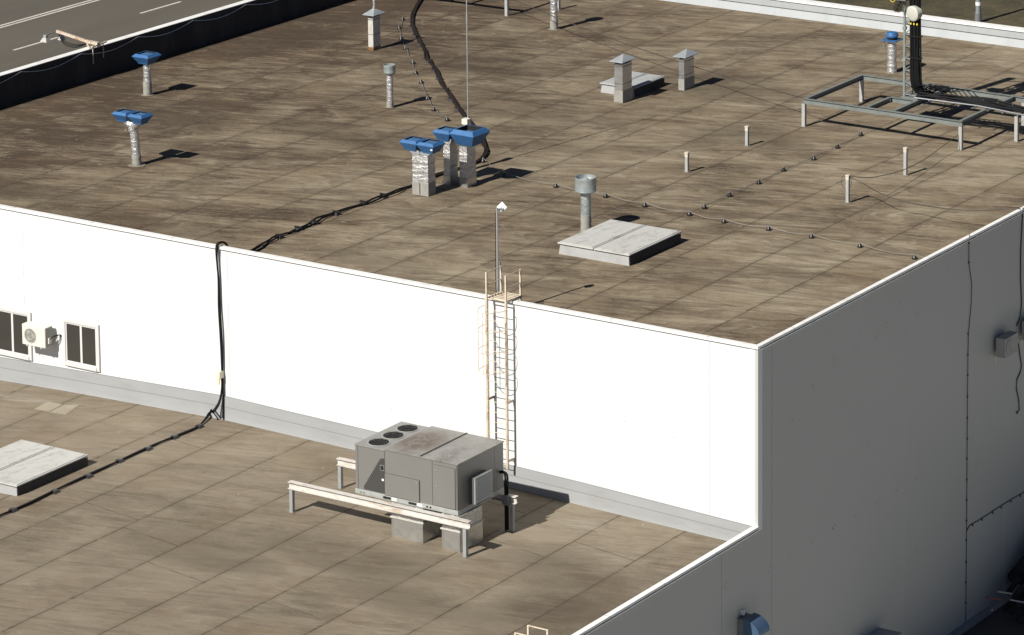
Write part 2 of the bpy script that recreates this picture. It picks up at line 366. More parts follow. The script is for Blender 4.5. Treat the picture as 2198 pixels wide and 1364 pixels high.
# unit top: light grey sheet with a rusty brown stain in the middle
m, t, b = nodes('unit_top'); g = G(t); p = g.pos(); sx = g.n('ShaderNodeSeparateXYZ'); g.link(p, sx.inputs[0])
n1 = g.noise(p, 2.2, 8, .7, .5); n2 = g.noise(p, 14, 5, .8)
c = g.mix(g.range(g.math('ADD', n1, g.math('MULTIPLY', n2, .2)), .50, .75, 0, .6), (.25,.245,.23), (.14,.12,.10))
dx = g.math('DIVIDE', g.math('SUBTRACT', sx.outputs[0], -8.45), .75); dy = g.math('DIVIDE', g.math('SUBTRACT', sx.outputs[1], -3.75), 1.1)
rr = g.math('SQRT', g.math('ADD', g.math('MULTIPLY', dx, dx), g.math('MULTIPLY', dy, dy)))
st = g.math('MULTIPLY', g.range(rr, .45, 1.15, 1, 0), g.range(g.noise(p, 3.2, 6, .7, 1), .30, .55, .25, 1))
c = g.mix(g.math('MULTIPLY', st, .95), c, (.085,.052,.032))
dx = g.math('DIVIDE', g.math('SUBTRACT', g.math('ADD', sx.outputs[0], g.math('MULTIPLY', sx.outputs[1], .15)), -7.75), .35); dy = g.math('DIVIDE', g.math('SUBTRACT', sx.outputs[1], -4.3), .9)
r2 = g.math('ADD', g.math('MULTIPLY', dx, dx), g.math('MULTIPLY', dy, dy)); c = g.mix(g.math('MULTIPLY', g.range(r2, .1, 1, .8, 0), g.range(n2, .42, .60, 0, 1)), c, (.07,.055,.04)); g.link(c, b.inputs['Base Color']); b.inputs['Roughness'].default_value = .45; M['actop'] = m
# coil fins
m, t, b = nodes('coil_mesh'); g = G(t); p = g.pos(); wv = g.n('ShaderNodeTexWave', bands_direction='DIAGONAL'); g.link(g.mapping(p, scale=(1,0,1)), wv.inputs['Vector']); wv.inputs['Scale'].default_value = 7
c = g.mix(wv.outputs['Fac'], (.012,.012,.012), (.075,.072,.065)); g.link(c, b.inputs['Base Color']); b.inputs['Roughness'].default_value = .8; M['coil'] = m
# window glass: dark, mirror-like
m, t, b = nodes('window_glass'); b.inputs['Base Color'].default_value = (.035,.033,.03,1); b.inputs['Roughness'].default_value = .06
b.inputs['Specular IOR Level'].default_value = .9; M['glass'] = m

# ================================================================== THE SETTING
def sheet(name, x0, x1, y0, y1, z, m, **kw):
    return MB().add([(x0,y0,z),(x1,y0,z),(x1,y1,z),(x0,y1,z)], [(0,1,2,3)]).build(name, m, kind='structure', **kw)
sheet('ground', -700, 500, -400, 900, ZG, M['yard'])
sheet('grass', -62, 400, 45, 800, ZG+.004, M['grass'])
# kerb and road to the left
sheet('road', -110, -62, -300, 800, ZG+.008, M['asphalt'])
for xs, nm in ((-80.15, 0), (-79.82, 0)):
    sheet('road_marking', xs, xs+.17, -200, 700, ZG+.012, M['paintline'])
for x, y0 in ((-75.82, 54.1), (-71.55, 53.8)):
    mb = MB()
    for k in range(-12, 40):
        ya = y0+k*9.72; mb.add([(x,ya,ZG+.012),(x+.17,ya,ZG+.012),(x+.17,ya+3.3,ZG+.012),(x,ya+3.3,ZG+.012)], [(0,1,2,3)])
    mb.build('road_marking', M['paintline'], kind='structure')
sheet('painted_shade_strip', .25, 3.2, 5, 60, ZG+.004, M['shadestrip'])  # dark sheet that paints the building's shade onto the ground by the wall
MB().box(-62, -61.8, -300, 800, ZG, ZG+.13).build('kerb', M['yard'], kind='structure')

# ================================================================== THE BUILDING
XL, YB, YF = -37.1, 37.45, -24.0                  # left parapet, far parapet, front of the lower block
B = thing('warehouse_building', (0,0,ZG), 'large flat roofed warehouse with bright white front wall and grey side wall', 'building')
def bl(mb, name, m, parent=B, **kw):              # children of the building: world coordinates -> local
    mb.v = [(x, y, z-ZG) for x, y, z in mb.v]
    return mb.build(name, m, parent, **kw)
# upper block
bl(MB().box(XL+.02, -.02, .02, .115, floorz(-18)-1.2, -.02), 'front_wall', M['white'])
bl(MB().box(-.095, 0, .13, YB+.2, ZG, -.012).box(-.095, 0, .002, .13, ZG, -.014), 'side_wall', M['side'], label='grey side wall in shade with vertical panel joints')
# upper roof slab with gentle undulation
nx, ny = 60, 60; vs = []; fs = []
for j in range(ny+1):
    for i in range(nx+1):
        x = XL+.01+(-.11-XL-.01)*i/nx; y = .13+(YB-.01-.13)*j/ny
        z = ZR + .03*noise.noise(Vector((x*.11, y*.11, 0)))*min(1, (x-XL)/3, -x/3, y/3, (YB-y)/3)
        vs.append((x, y, z))
for j in range(ny):
    for i in range(nx): a = j*(nx+1)+i; fs.append((a, a+1, a+nx+2, a+nx+1))
bl(MB().add(vs, fs), 'upper_roof', M['roof'], smooth=True)
# parapets: left (coloured near black), far (grey membrane inside)
bl(MB().box(XL-.25, XL, 0.02, YB+.25, ZG, .43), 'left_parapet', M['parblack'])
mb = MB(); 
for i in range(24):                                # far parapet: upper band, and lower upstand tilted out
    pass
bl(MB().box(XL, 0, YB, YB+.25, ZG, -.06), 'far_parapet', M['farflash'])
bl(MB().add([(XL,YB-.14,ZR-.02),(-.3,YB-.14,ZR-.02),(-.3,YB-.004,ZR+.28),(XL,YB-.004,ZR+.28)], [(0,1,2,3)]), 'parapet_flashing', M['farflash'])
bl(MB().box(XL, -.3, YB-.014, YB-.004, ZR+.28, ZR+.305), 'flashing_trim', M['stripe'])
# copings
bl(MB().box(XL-.3, 0.02, -.035, .125, -.012, 0).box(XL-.3, .02, -.035, -.028, -.075, -.012).box(XL, 0, .118, .125, ZR-.05, -.012), 'front_coping', M['coping'])
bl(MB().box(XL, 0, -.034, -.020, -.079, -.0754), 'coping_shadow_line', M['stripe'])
bl(MB().box(-.105, .035, .127, YB+.3, -.010, .002).box(.028, .035, .0, YB+.3, -.065, -.010).box(.0, .058, .1, YB+.3, -.105, -.097)
   .box(-.105, -.098, .13, YB, ZR-.05, -.010), 'right_coping', M['coping'])
bl(MB().box(XL-.28, XL+.03, .02, YB+.3, .43, .452), 'left_coping', M['coping'])
bl(MB().box(XL+.03, 0, YB-.05, YB+.32, -.06, -.035).box(XL+.03, 0, YB-.05, YB-.042, -.12, -.06), 'far_coping', M['coping'])
# lap joints of the coping sheets
mj = simple('lap_sealant', (.30,.28,.25), .7, 0, .2, 9)
for k in range(12): bl(MB().box(-3.1*k-1.6, -3.1*k-1.585, -.0365, .127, -.07, .0035), 'coping_joint', mj)
for k in range(7): bl(MB().box(-.107, .0365, 2.6*k+1.9, 2.6*k+1.915, -.06, .0055), 'coping_joint', mj)
for k in range(4): bl(MB().box(-.132, .0365, -2.6*k-2.2, -2.6*k-2.185, -5.11, -5.0465), 'coping_joint', mj)
# lower block: roof follows floorz(x)
xs = [-37.0+.5*i for i in range(74)]; vs = []; fs = []; ys = [YF+.3, -16, -12, -8, -4, -2, -.004]
for x in xs+[-.135]:
    for y in ys: vs.append((x, y, floorz(x)))
ny = len(ys)
for i in range(len(xs)):
    for j in range(ny-1): a = i*ny+j; fs.append((a, a+ny, a+ny+1, a+1))
bl(MB().add(vs, fs), 'lower_roof', M['lowroof'])
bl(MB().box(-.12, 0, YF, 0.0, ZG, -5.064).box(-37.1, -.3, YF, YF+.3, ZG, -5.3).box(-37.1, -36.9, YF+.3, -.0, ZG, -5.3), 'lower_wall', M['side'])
bl(MB().box(-.13, .035, YF-.03, -.002, -5.062, -5.05).box(.028, .035, YF-.03, -.002, -5.115, -5.062).box(.0, .058, YF, .0, -5.155, -5.147).box(-.13, -.123, YF, -.01, -5.75, -5.062), 'lower_coping', M['coping'])
# grey upstand at the foot of the white wall
def strip(o1, o2, y1, y2):
    vs = []; fs = []; X = [-37+.5*i for i in range(74)]+[-.26]
    for x in X: vs += [(x, y1, floorz(x)+o1), (x, y2, floorz(x)+o2)]
    for i in range(len(X)-1): a = 2*i; fs.append((a, a+2, a+3, a+1))
    return MB().add(vs, fs)
def skirt(x):                                      # height of its top edge
    pts = [(-37,-5.2),(-27.1,-4.83),(-23.1,-4.70),(-18.4,-4.552),(-16.6,-4.598),(-13,-4.67),(-8,-4.807),(-5.5,-4.875),(-1,-5.053),(0,-5.09)]
    for (a, za), (b_, zb) in zip(pts, pts[1:]):
        if x <= b_: return za+(zb-za)*(x-a)/(b_-a)
    return pts[-1][1]
X = [-37+.5*i for i in range(74)]+[-.03]; mb = MB(); vs = []; fs = []
for x in X:
    zf = floorz(x); zt = skirt(x); vs += [(x,-.052,zf-.01),(x,-.036,zf+.06),(x,-.028,(zf+zt)/2),(x,-.012,zt),(x,.03,zt)]
for i in range(len(X)-1):
    for j in range(4): a = 5*i+j; fs.append((a, a+5, a+6, a+1))
bl(MB().add(vs, fs), 'wall_upstand', M['flash'], smooth=True)
vs = []; fs = []
for x in X: zt = skirt(x); zm = (floorz(x)+zt)/2+.04; vs += [(x,-.034,zm-.006),(x,-.034,zm+.006),(x,-.016,zt-.008),(x,-.016,zt+.004)]
for i in range(len(X)-1):
    a = 4*i; fs += [(a, a+4, a+5, a+1), (a+2, a+6, a+7, a+3)]
mb = MB().add(vs, fs); bl(mb, 'upstand_joint', simple('joint_grey', (.20,.20,.19), .8, 0, .1, 5))
mj = simple('faint_joint', (.36,.37,.36), .7, 0, .1, 5)
for x in (-33, -26.1, -18.15, -8.82, -1.55): bl(MB().box(x, x+.012, .016, .02, skirt(x)+.01, -.08), 'panel_joint', mj)
# corner trim
bl(MB().box(-.30, -.002, .010, .018, -5.2, -.08).box(.0005, .004, .02, .22, -5.2, -.08), 'corner_trim', M['white'])
# joints and fixings of the side wall
mj = simple('side_joint', (.30,.30,.29), .7, 0, .1, 5); mj2 = simple('side_joint_faint', (.50,.50,.48), .7, 0, .1, 5)
bl(MB().box(0, .003, .72, .735, ZG+.2, -.22), 'side_joint', mj)
for y in (3.1, 5.6, 8.3, 14.75): bl(MB().box(0, .003, y, y+.01, ZG+.2, -.22), 'side_joint', mj2)
for y in (-1.9, -4.1, -6.3): bl(MB().box(0, .003, y, y+.012, ZG+.2, -5.25), 'side_joint', mj if y > -2 else mj2)
for (u, v) in [(1930,650),(2032,573),(1968,676),(1881,723),(1835,748),(1786,772),(1744,827),(1740,1165),(1787,1134),(1833,1108),(1880,1080),(1924,1052),(1966,1027),(1965,1180),(1691,1195),(1648,1225),(1555,1259),(1788,1134),(2095,1000),(1700,900),(1860,960),(1900,700),(1985,1075)]:
    P = wx(u, v)
    for d in ((0,0,0),(.0,.12,.05),(.0,.06,-.06)):
        bl(MB().box(0, .006, P.y+d[1]-.009, P.y+d[1]+.009, P.z+d[2]-.009, P.z+d[2]+.009), 'screw_mark', M['stripe'])
for (u, v) in [(930,722),(1025,740),(1180,776),(1178,853),(1300,800),(1440,840),(700,700),(300,620),(182,642),(258,655),(330,666),(840,880),(560,720),(1445,940),(1340,905)]:
    P = wy(u, v); bl(MB().box(P.x-.008, P.x+.008, .010, .02, P.z-.008, P.z+.008), 'wall_fixing', M['stripe'])
for k in range(2):                                 # two pale repair sheets laid on the lower roof
    q = [fl(*c) for c in (((72,879),(103,863),(134,869),(104,885)) if k == 0 else ((105,886),(138,870),(171,869),(140,891)))]
    bl(MB().add([(c.x, c.y, c.z+.006) for c in q], [(0,3,2,1)]), 'roof_patch', simple('pale_patch', (.27,.235,.175), .85, 0, .12, 3))
# windows
def window(x0, x1, z0, z1):
    fr = MB()
    t = .10
    fr.box(x0, x0+t, -.045, .02, z0, z1).box(x1-t, x1, -.045, .02, z0, z1).box(x0+t, x1-t, -.045, .02, z1-t, z1).box(x0+t, x1-t, -.07, .02, z0, z0+t)
    w_ = bl(fr, 'window', M['frame'])
    xm = (x0+x1)/2; ib = MB()
    a, b_, c, d = x0+t, x1-t, z0+t, z1-t; s = .05
    ib.box(a, a+s, -.020, .012, c, d).box(b_-s, b_, -.020, .012, c, d).box(xm-.04, xm+.04, -.022, .012, c, d).box(a+s, xm-.04, -.020, .012, c, c+s).box(xm+.04, b_-s, -.020, .012, c, c+s).box(a+s, xm-.04, -.020, .012, d-s, d).box(xm+.04, b_-s, -.020, .012, d-s, d)
    f2 = bl(ib, 'sash', M['frame'], parent=w_)
    bl(MB().box(a+s, xm-.04, -.008, -.004, c+s, d-s).box(xm+.04, b_-s, -.008, -.004, c+s, d-s), 'pane', M['glass'], parent=w_)
# window sub-parts share the building's local frame
window(-24.55, -23.12, -4.62, -3.16)
window(-27.35, -25.82, -4.72, -3.20)
MB
# road-side wire looped along the left parapet
pts = []
y = 6.0
while y < 37:
    for k in range(8):
        t = k/8; pts.append((XL+.045, y+t*3.1, .38-.20*math.sin(math.pi*t)**1.0))
    y += 3.1
MB().tube(pts, .014, 5).build('looped_wire', M['steel'], label='thin pale wire looped along the black face of the road side parapet', cat='wire')

# ================================================================== ROOF VENTS
def blue_hood(parent, cx, cy, z, r, h, ro=None, open_=False, fill=None):
    """inverted pyramid hood: narrow bottom, wide rim, bevelled lip with a recessed grille"""
    ro = ro or r*.62; hz = h*.72; t = r*.76
    mb = MB().frus(cx, cy, z, ro, ro, z+hz, r, r, caps=(1,0)).frus(cx, cy, z+hz, r, r, z+h, t, t, caps=(0,0))
    i = t*.90
    mb.add([(cx+a*t, cy+b*t, z+h) for a, b in ((-1,-1),(1,-1),(1,1),(-1,1))]+[(cx+a*i, cy+b*i, z+h) for a, b in ((-1,-1),(1,-1),(1,1),(-1,1))],
           [(0,1,5,4),(1,2,6,5),(2,3,7,6),(3,0,4,7)])
    mb.frus(cx, cy, z-.05, ro*.92, ro*.92, z, ro, ro, caps=(1,0))
    hood = mb.build('hood', M['blue'], parent, bevel=.006)
    MB().add([(cx+a*i, cy+b*i, z+h) for a, b in ((-1,-1),(1,-1),(1,1),(-1,1))]+[(cx+a*i, cy+b*i, z+h-.10*r/.33) for a, b in ((-1,-1),(1,-1),(1,1),(-1,1))],
             [(4,5,1,0),(5,6,2,1),(6,7,3,2),(7,4,0,3),(4,5,6,7)]).build('throat', M['dark'], hood)
    k = .60 if open_ else .78
    dz = h-.09*r/.33 if open_ else h-.03
    MB().frus(cx, cy, z+dz-.02, i*k, i*k, z+dz, i*k, i*k).build('grille', M['blue_in'], hood)
    return hood
def pipe(parent, r, h, m, name='pipe', jit=.05, lean=(0,0), n=26, z0=0, cx=0, cy=0):
    prof = []; k = max(6, int((h-z0)/.07))
    for i in range(k+1):
        z = z0+(h-z0)*i/k; prof.append((r*(1+.025*((i*7) % 3-1)), z))
    return MB().lathe(cx, cy, prof, n, jit, lean).build(name, m, parent, smooth=True)
def base_patch(parent, r, n=14, hh=.02, sx=1, sy=1):
    r *= .78
    mb = MB(); vs = [(r*sx*(1+.25*noise.noise(Vector((math.cos(a)*2+r*7, math.sin(a)*2, parent.location.x))))*math.cos(a), r*sy*math.sin(a), .014) for a in [2*math.pi*k/n for k in range(n)]]
    vs2 = [(x*.8, y*.8, .03) for x, y, z in vs]
    fs = [(k, (k+1) % n, n+(k+1) % n, n+k) for k in range(n)]+[tuple(range(n, 2*n))]
    return MB().add(vs+vs2, fs).build('base_flashing', M['patch'], parent)
def metres(u, v, z): return (ray(u, v).normalized())

# single blue hood on a foil pipe, far left
P = at(313, 206)+Vector((0,.1,0)); zt = top(P, 313, 113)-ZR
t = thing('roof_vent', (P.x,P.y,ZR), 'blue square hood on a silver pipe standing nearest the black parapet', 'vent', 'blue hooded roof vents')
base_patch(t, .30); pipe(t, .135, zt-.26, M['foilcyl']); pipe(t, .15, .5, M['memcoat'], 'collar', .02, z0=0)
blue_hood(t, 0, 0, zt-.33, .37, .30)
MB().tube([(.12+.13*math.sin(a), -.14, zt-.48+.13*math.cos(a)) for a in [i*.35 for i in range(14)]], .012, 5).build('loose_strap', M['wire'], t)
# two blue hoods on a forked foil pipe
P = at(290, 357)+Vector((0,.1,0)); zt = top(P, 285, 240)-ZR
t = thing('roof_vent', (P.x,P.y,ZR), 'two blue square hoods side by side on one leaning forked silver pipe', 'vent', 'blue hooded roof vents')
base_patch(t, .38); pipe(t, .14, zt-.50, M['foilcyl'], lean=(-.05,-.03)); pipe(t, .152, .35, M['memcoat'], 'collar', .02, lean=(-.05,-.03))
lx, ly = -.05*zt, -.03*zt
for s in (-1, 1):
    MB().tube(smoothpath([(lx,ly,zt-.62),(lx+s*.05,ly,zt-.48),(lx+s*.19,ly,zt-.36),(lx+s*.24,ly,zt-.27)], 3), [.15]*3+[.14]*3+[.15]*3+[.16], 18).build('branch', M['foilcyl'], t, smooth=True)
    blue_hood(t, lx+s*.325, ly, zt-.30, .305, .28, .18)
MB().tube([(lx+.2*math.cos(a), ly-.17, zt-.55+.09*math.sin(a)) for a in [i*.5 for i in range(9)]], .012, 5).build('loose_strap', M['wire'], t)
# rectangular foil stack with two hoods
def stack(P, wx_, wy_, h, m=None, lowz=.42, low=None, rough=True):
    """P = front right corner on the roof"""
    mb = MB(); k = max(5, int((h-lowz)/.11)); n = len(mb.v)
    prev = None
    for i in range(k):
        z0 = lowz+(h-lowz)*i/k; z1 = lowz+(h-lowz)*(i+1)/k
        a = .006*math.sin(i*2.3); b_ = .006*math.sin((i+1)*2.3)
        mb.frus(-wx_/2, wy_/2, z0, wx_/2+a, wy_/2+a, z1, wx_/2+b_, wy_/2+b_, caps=(i == 0, i == k-1))
    body = mb.build('duct', m or M['foil'], P)
    MB().box(-wx_-.012, .012, -.012, wy_+.012, 0, lowz).build('upstand', low or M['memcoat'], P)
    return body
P = at(919.4, 422.3); h = top(P, 919, 334)-ZR
t = thing('roof_vent', (P.x,P.y,ZR), 'widest foil wrapped stack carrying two blue hoods side by side, nearest the viewer', 'vent', 'blue hooded roof vents')
stack(t, .60, .38, h); MB().box(-.33, -.30, -.018, -.012, .02, .40).build('slot', M['dark'], t)
for s, ox in ((0, -.62), (1, .02)):
    cx = -.30+(-.33 if s == 0 else .33)
    mb = MB().frus(-.30+(-.13 if s == 0 else .13), .19, h-.02, .17, .20, h+.13, .20, .20, ox=(-.17 if s == 0 else .17)); mb.build('transition', M['galvb'], t)
    hd = blue_hood(t, cx-.02, .16, h+.13, .335, .29, .22)
MB().box(.22, .30, -.165, -.150, h+.22, h+.26).build('plate', M['white_plast'], t)
P = at(966.5, 399.); h = top(P, 966, 308)-ZR
t = thing('roof_vent', (P.x,P.y,ZR), 'narrow foil stack with one closed blue hood, rear left of the stack cluster', 'vent', 'blue hooded roof vents')
stack(t, .25, .42, h, lowz=.85 if 0 else .30, low=M['galvd']); MB().frus(-.125, .21, h, .14, .2, h+.16, .20, .22).build('transition', M['galvb'], t)
blue_hood(t, -.24, .18, h+.10, .335, .31, .22)
P = at(1003., 404.); h = top(P, 1003, 314)-ZR
t = thing('roof_vent', (P.x,P.y,ZR), 'foil stack with the largest blue hood, its dark open top facing up', 'vent', 'blue hooded roof vents')
stack(t, .29, .48, h, lowz=.30, low=M['galvd']); MB().frus(-.145, .24, h, .16, .24, h+.10, .27, .28).build('transition', M['galvb'], t)
blue_hood(t, -.05, .24, h+.06, .475, .46, .30, open_=True)
# white post with a thin whip mast
P = at(991, 372)+Vector((0,.3,0)); h = top(P, 991, 263)-ZR
t = thing('cable_post', (P.x,P.y,ZR), 'white square post behind the cluster of blue hooded stacks', 'post')
MB().box(-.07, .07, -.07, .07, 0, h-.06).build('post', M['stackpaint'], t)
MB().box(-.12, .10, -.10, .10, h-.06, h+.12).box(.04, .10, -.12, -.10, h-.15, h-.02).build('junction_box', M['splitw'], t)
P = at(1006, 366)
t = thing('whip_mast', (P.x,P.y,ZR), 'very thin tall grey whip mast rising past the top of the picture', 'mast')
MB().tube([(0,0,0),(0,0,4.85),(0,0,4.86),(0,0,5.15),(0,0,5.16),(0,0,8.0)], [.024,.022,.030,.030,.020,.018], 8).build('rod', M['steel'], t, smooth=True)
MB().box(-.05, .05, -.05, .05, 0, .12).build('foot', M['block'], t)

# drum topped galvanised vents
def drum(P, rp, rd, hd, h, label, low, fin=True):
    t = thing('roof_vent', (P.x,P.y,ZR), label, 'vent', 'drum topped roof vents')
    base_patch(t, rp*1.8)
    pipe(t, rp, h-hd, M['galv'] if fin else M['foilcyl'], jit=.015 if fin else .05, z0=low); pipe(t, rp*1.05, low, M['memcoat'], 'collar', .01)
    mb = MB().lathe(0, 0, [(rp*1.1,h-hd-.06),(rd*.97,h-hd),(rd,h-hd+.02),(rd*1.02,h-hd+.03),(rd,h-hd+.05),(rd,h-.05),(rd*1.02,h-.03),(rd,h),(rd*.965,h),(rd*.965,h-.15),(rd*.3,h-.10)], 32)
    d = mb.build('drum', M['galv'], t, smooth=True)
    MB().lathe(0, 0, [(rd*.55,h-.13),(rd*.5,h-.10),(.01,h-.02)], 20).build('cone', M['galvb'], d, smooth=True)
    if fin:
        rib = MB()
        for i in range(4):
            z = low+.12+i*.17; rib.tube([((rp+.004)*math.cos(a), (rp+.004)*math.sin(a), z+.05*a/6) for a in [k*math.pi/10 for k in range(21)]], .010, 4)
        rib.build('seam', M['galvd'], t)
    return t
P = at(1252, 500)+Vector((0,.15,0)); drum(P, .155, .325, .45, top(P, 1250, 380)-ZR, 'galvanised pipe vent with a wide drum top behind the large rooflight', .55)
P = at(833, 233)+Vector((0,.12,0)); drum(P, .115, .205, .30, top(P, 833, 139)-ZR, 'slim silver pipe vent with a small drum top left of the cable bundle', .22, False)
# tall pipe cut by the top of the picture
P = at(1186, 65)+Vector((0,.1,0))
t = thing('roof_vent', (P.x,P.y,ZR), 'spiral wrapped silver pipe vent cut off by the top edge of the photo', 'vent', 'drum topped roof vents')
pipe(t, .135, 1.75, M['foilcyl'], z0=.35); pipe(t, .15, .42, M['memcoat'], 'collar', .02); base_patch(t, .30)
MB().tube([(.143*math.cos(a), .143*math.sin(a), .45+a*.05) for a in [k*.3 for k in range(84)]], .016, 5).build('wrap', M['galvd'], t, smooth=True)
MB().lathe(0, 0, [(.14,1.75),(.24,1.8),(.26,1.86),(.26,2.1),(.24,2.12)], 24).build('cap', M['galv'], t, smooth=True)
# pyramid capped stacks
def capped(P, wx_, wy_, h, label, m, low, lowm, capx, capy, caph, pole=False, capm=None):
    t = thing('chimney_stack', (P.x,P.y,ZR), label, 'chimney', 'stacks with pyramid caps')
    MB().box(-wx_, 0, 0, wy_, low, h).build('duct', m, t, bevel=.008)
    MB().box(-wx_-.012, .012, -.012, wy_+.012, 0, low).build('upstand', lowm, t)
    MB().box(-wx_-.014, .014, -.014, wy_+.014, h-.10, h-.085).box(-wx_-.008, .008, -.008, wy_+.008, h*.48, h*.48+.012).build('joint', M['stripe'], t)
    cx, cy = -wx_/2, wy_/2
    MB().box(-wx_+.03, -.03, .03, wy_-.03, h, h+.07).build('throat', M['dark'], t)
    mb = MB()
    for i, j in ((-wx_+.02,.02),(-.02,.02),(-.02,wy_-.02),(-wx_+.02,wy_-.02)): mb.bar((i,j,h-.05), (i,j,h+.09), .02)
    mb.build('cap_stay', M['steel'], t)
    MB().add([(cx-capx,cy-capy,h+.08),(cx+capx,cy-capy,h+.08),(cx+capx,cy+capy,h+.08),(cx-capx,cy+capy,h+.08),
              (cx-capx,cy-capy,h+.10),(cx+capx,cy-capy,h+.10),(cx+capx,cy+capy,h+.10),(cx-capx,cy+capy,h+.10),(cx-.02,cy,h+.10+caph),(cx+.02,cy,h+.10+caph)],
             [(3,2,1,0),(0,1,5,4),(1,2,6,5),(2,3,7,6),(3,0,4,7),(4,5,9,8),(5,6,9),(6,7,8,9),(7,4,8)]).build('cap', capm or M['galvb'], t, bevel=.004)
    return t
P = at(1336.5, 221.5); capped(P, .34, .60, top(P, 1336, 139)-ZR, 'grey metal stack with pyramid cap standing before the small rooflight', M['galvd'], .42, M['memcoat'], .27, .46, .19)
P = at(1468.5, 195); capped(P, .22, .66, top(P, 1468, 128)-ZR, 'grey metal stack with pyramid cap standing alone right of the small rooflight', M['galvd'], .40, M['memcoat'], .26, .48, .19)
P = at(801.5, 110.5); h = top(P, 801, 38)-ZR
t = capped(P, .23, .44, h, 'pale stack with rusty foot and small pyramid cap near the black parapet', M['stackpaint'], .14, rusty('rusty_foot', (.30,.2,.1), (.16,.07,.025), .9, 6), .25, .37, .20)
MB().tube([(-.11,.22,h+.28),(-.10,.23,h+.45),(-.13,.22,h+.8),(-.12,.22,h+1.0)], [.045,.05,.045,.05], 10).build('flue', M['foilcyl'], t, smooth=True)
# mushroom vent
P = at(1911, 158)+Vector((0,.12,0)); h = top(P, 1912, 70)-ZR
t = thing('roof_vent', (P.x,P.y,ZR), 'silver pipe with a round blue mushroom cap left of the lattice mast', 'vent', 'blue hooded roof vents')
base_patch(t, .30); pipe(t, .165, h-.27, M['foilcyl'], jit=.09); pipe(t, .175, .35, M['foilcyl'], 'collar', .04)
MB().box(-.30, .30, -.30, .30, h-.28, h-.25).build('plate', M['blue'], t, bevel=.004)
MB().lathe(0, 0, [(.17,h-.25),(.17,h-.20),(.20,h-.19),(.20,h-.16),(.17,h-.15)], 28).build('fan_throat', M['dark'], t, smooth=True)
MB().lathe(0, 0, [(.21,h-.16),(.225,h-.14),(.225,h-.08),(.20,h-.05),(.205,h-.03),(.19,h),(.13,h+.02),(.02,h+.03)], 28).build('cap', M['blue'], t, smooth=True)
MB().tube(smoothpath([(-.17,-.1,h-.75),(-.23,-.16,h-.62),(-.27,-.16,h-.45),(-.22,-.12,h-.32)]), .014, 6).build('lead', M['wire'], t)

# ================================================================== ROOFLIGHTS
def skylight(x0, x1, y0, y1, z0, h, label, lidm, curb=None, split=True, loc=None):
    t = thing('skylight', (x0, y0, z0), label, 'skylight', 'rooflights with flat hatch lids')
    W, D = x1-x0, y1-y0
    MB().frus(W/2, D/2, -.05, W/2+.01, D/2+.01, h-.06, W/2-.03, D/2-.03).build('curb', curb or M['flashlight'], t, bevel=.01)
    MB().box(.01, W-.01, .01, D-.01, h-.062, h-.045).build('gasket', M['stripe'], t)
    MB().box(W+.012, W+.022, .02, D-.0, -.04, h-.07).build('felt_side', M['felt'], t)
    xm = W/2; ps = [(-.03, xm-.015), (xm+.015, W+.03)] if split else [(-.03, W+.03)]
    for a, b_ in ps:
        l = MB().box(a, b_, -.03, D+.03, h-.045, h-.005).build('lid', lidm, t, bevel=.008)
        MB().box(a+.05, b_-.05, .03, D-.03, h-.003, h+.012).build('panel', lidm, l, bevel=.006)
    return t
M['flashlight'] = simple('curb_sheet', (.34,.34,.335), .6, .1, .1, 3, dirt=(.22,.21,.19), dirtamt=.4)
skylight(-10.76, -8.27, 6.45, 9.30, ZR, .36, 'large rooflight with two whitish weathered lids in the middle of the upper roof', M['lid'])
skylight(-21.72, -19.25, -8.02, -5.08, floorz(-20.4)-.02, .37, 'rooflight with two whitish lids on the lower roof beside the black cable', M['lid'])
skylight(-20.60, -19.2, 23.75, 25.7, ZR, .34, 'small grey rooflight half hidden behind the capped metal stack', M['lidfar'])

# ================================================================== POSTS, WIRES AND BLOCKS
post0 = None
for (u, b_, tp), lb in zip([(1473,371,329),(1602,315,273),(1818,437,378),(1942,378,319)],
        ['short grey square post standing nearest the drum topped vent', 'short grey square post standing behind the one nearest the drum vent',
         'taller grey square post with a loop of dark wire tied to its cap', 'taller grey square post in front of the green steel frame']):
    P = at(u, b_); h = top(P, u, tp)-ZR
    t = thing('roof_post', (P.x,P.y+.05,ZR), lb, 'post', 'small square posts on the upper roof')
    MB().box(-.05, .05, -.05, .05, 0, h-.02).build('shaft', M['postgrey'], t)
    MB().box(-.065, .065, -.065, .065, h-.02, h+.02).box(-.054, .054, -.054, .054, h-.14, h-.02).build('cap', M['postcap'], t)
    base_patch(t, .16, 8)
ROWS = {
 'the wire from the blue hooded stacks to the right edge': [(1037,349),(1083,379),(1193,403),(1300,424),(1384,444),(1480,463),(1554,479),(1650,495),(1742,512),(1846,532),(1963,557)],
 'the wire from the green steel frame': [(1848,292),(1798,319),(1747,344),(1682,368),(1629,395),(1566,422),(1512,448)],
 'the curved wire left of the cable bundle': [(865,45),(857,63),(861,87),(870,107),(886,138),(892,160),(904,180),(917,215),(931,238),(960,260)],
 }
SH = dict(zip(ROWS, ['from the left on the wire to the right roof edge', 'from the back on the wire from the green frame', 'from the back on the curved wire left of the cable bundle']))
ORD = ['first','second','third','fourth','fifth','sixth','seventh','eighth','ninth','tenth','eleventh']
blk = None
def new_block(P, label):
    global blk
    if blk is None:
        blk = thing('wire_block', P, label, 'cable block', 'black blocks holding roof wires')
        MB().lathe(0, 0, [(.085,0),(.085,.025),(.045,.10),(.03,.115)], 14).build('body', M['block'], blk, smooth=True)
        MB().box(-.015, .015, -.03, .03, .105, .150).build('clip', M['steel'], blk)
        return blk
    c = copy_tree(blk, loc=P); c['label'] = label; return c
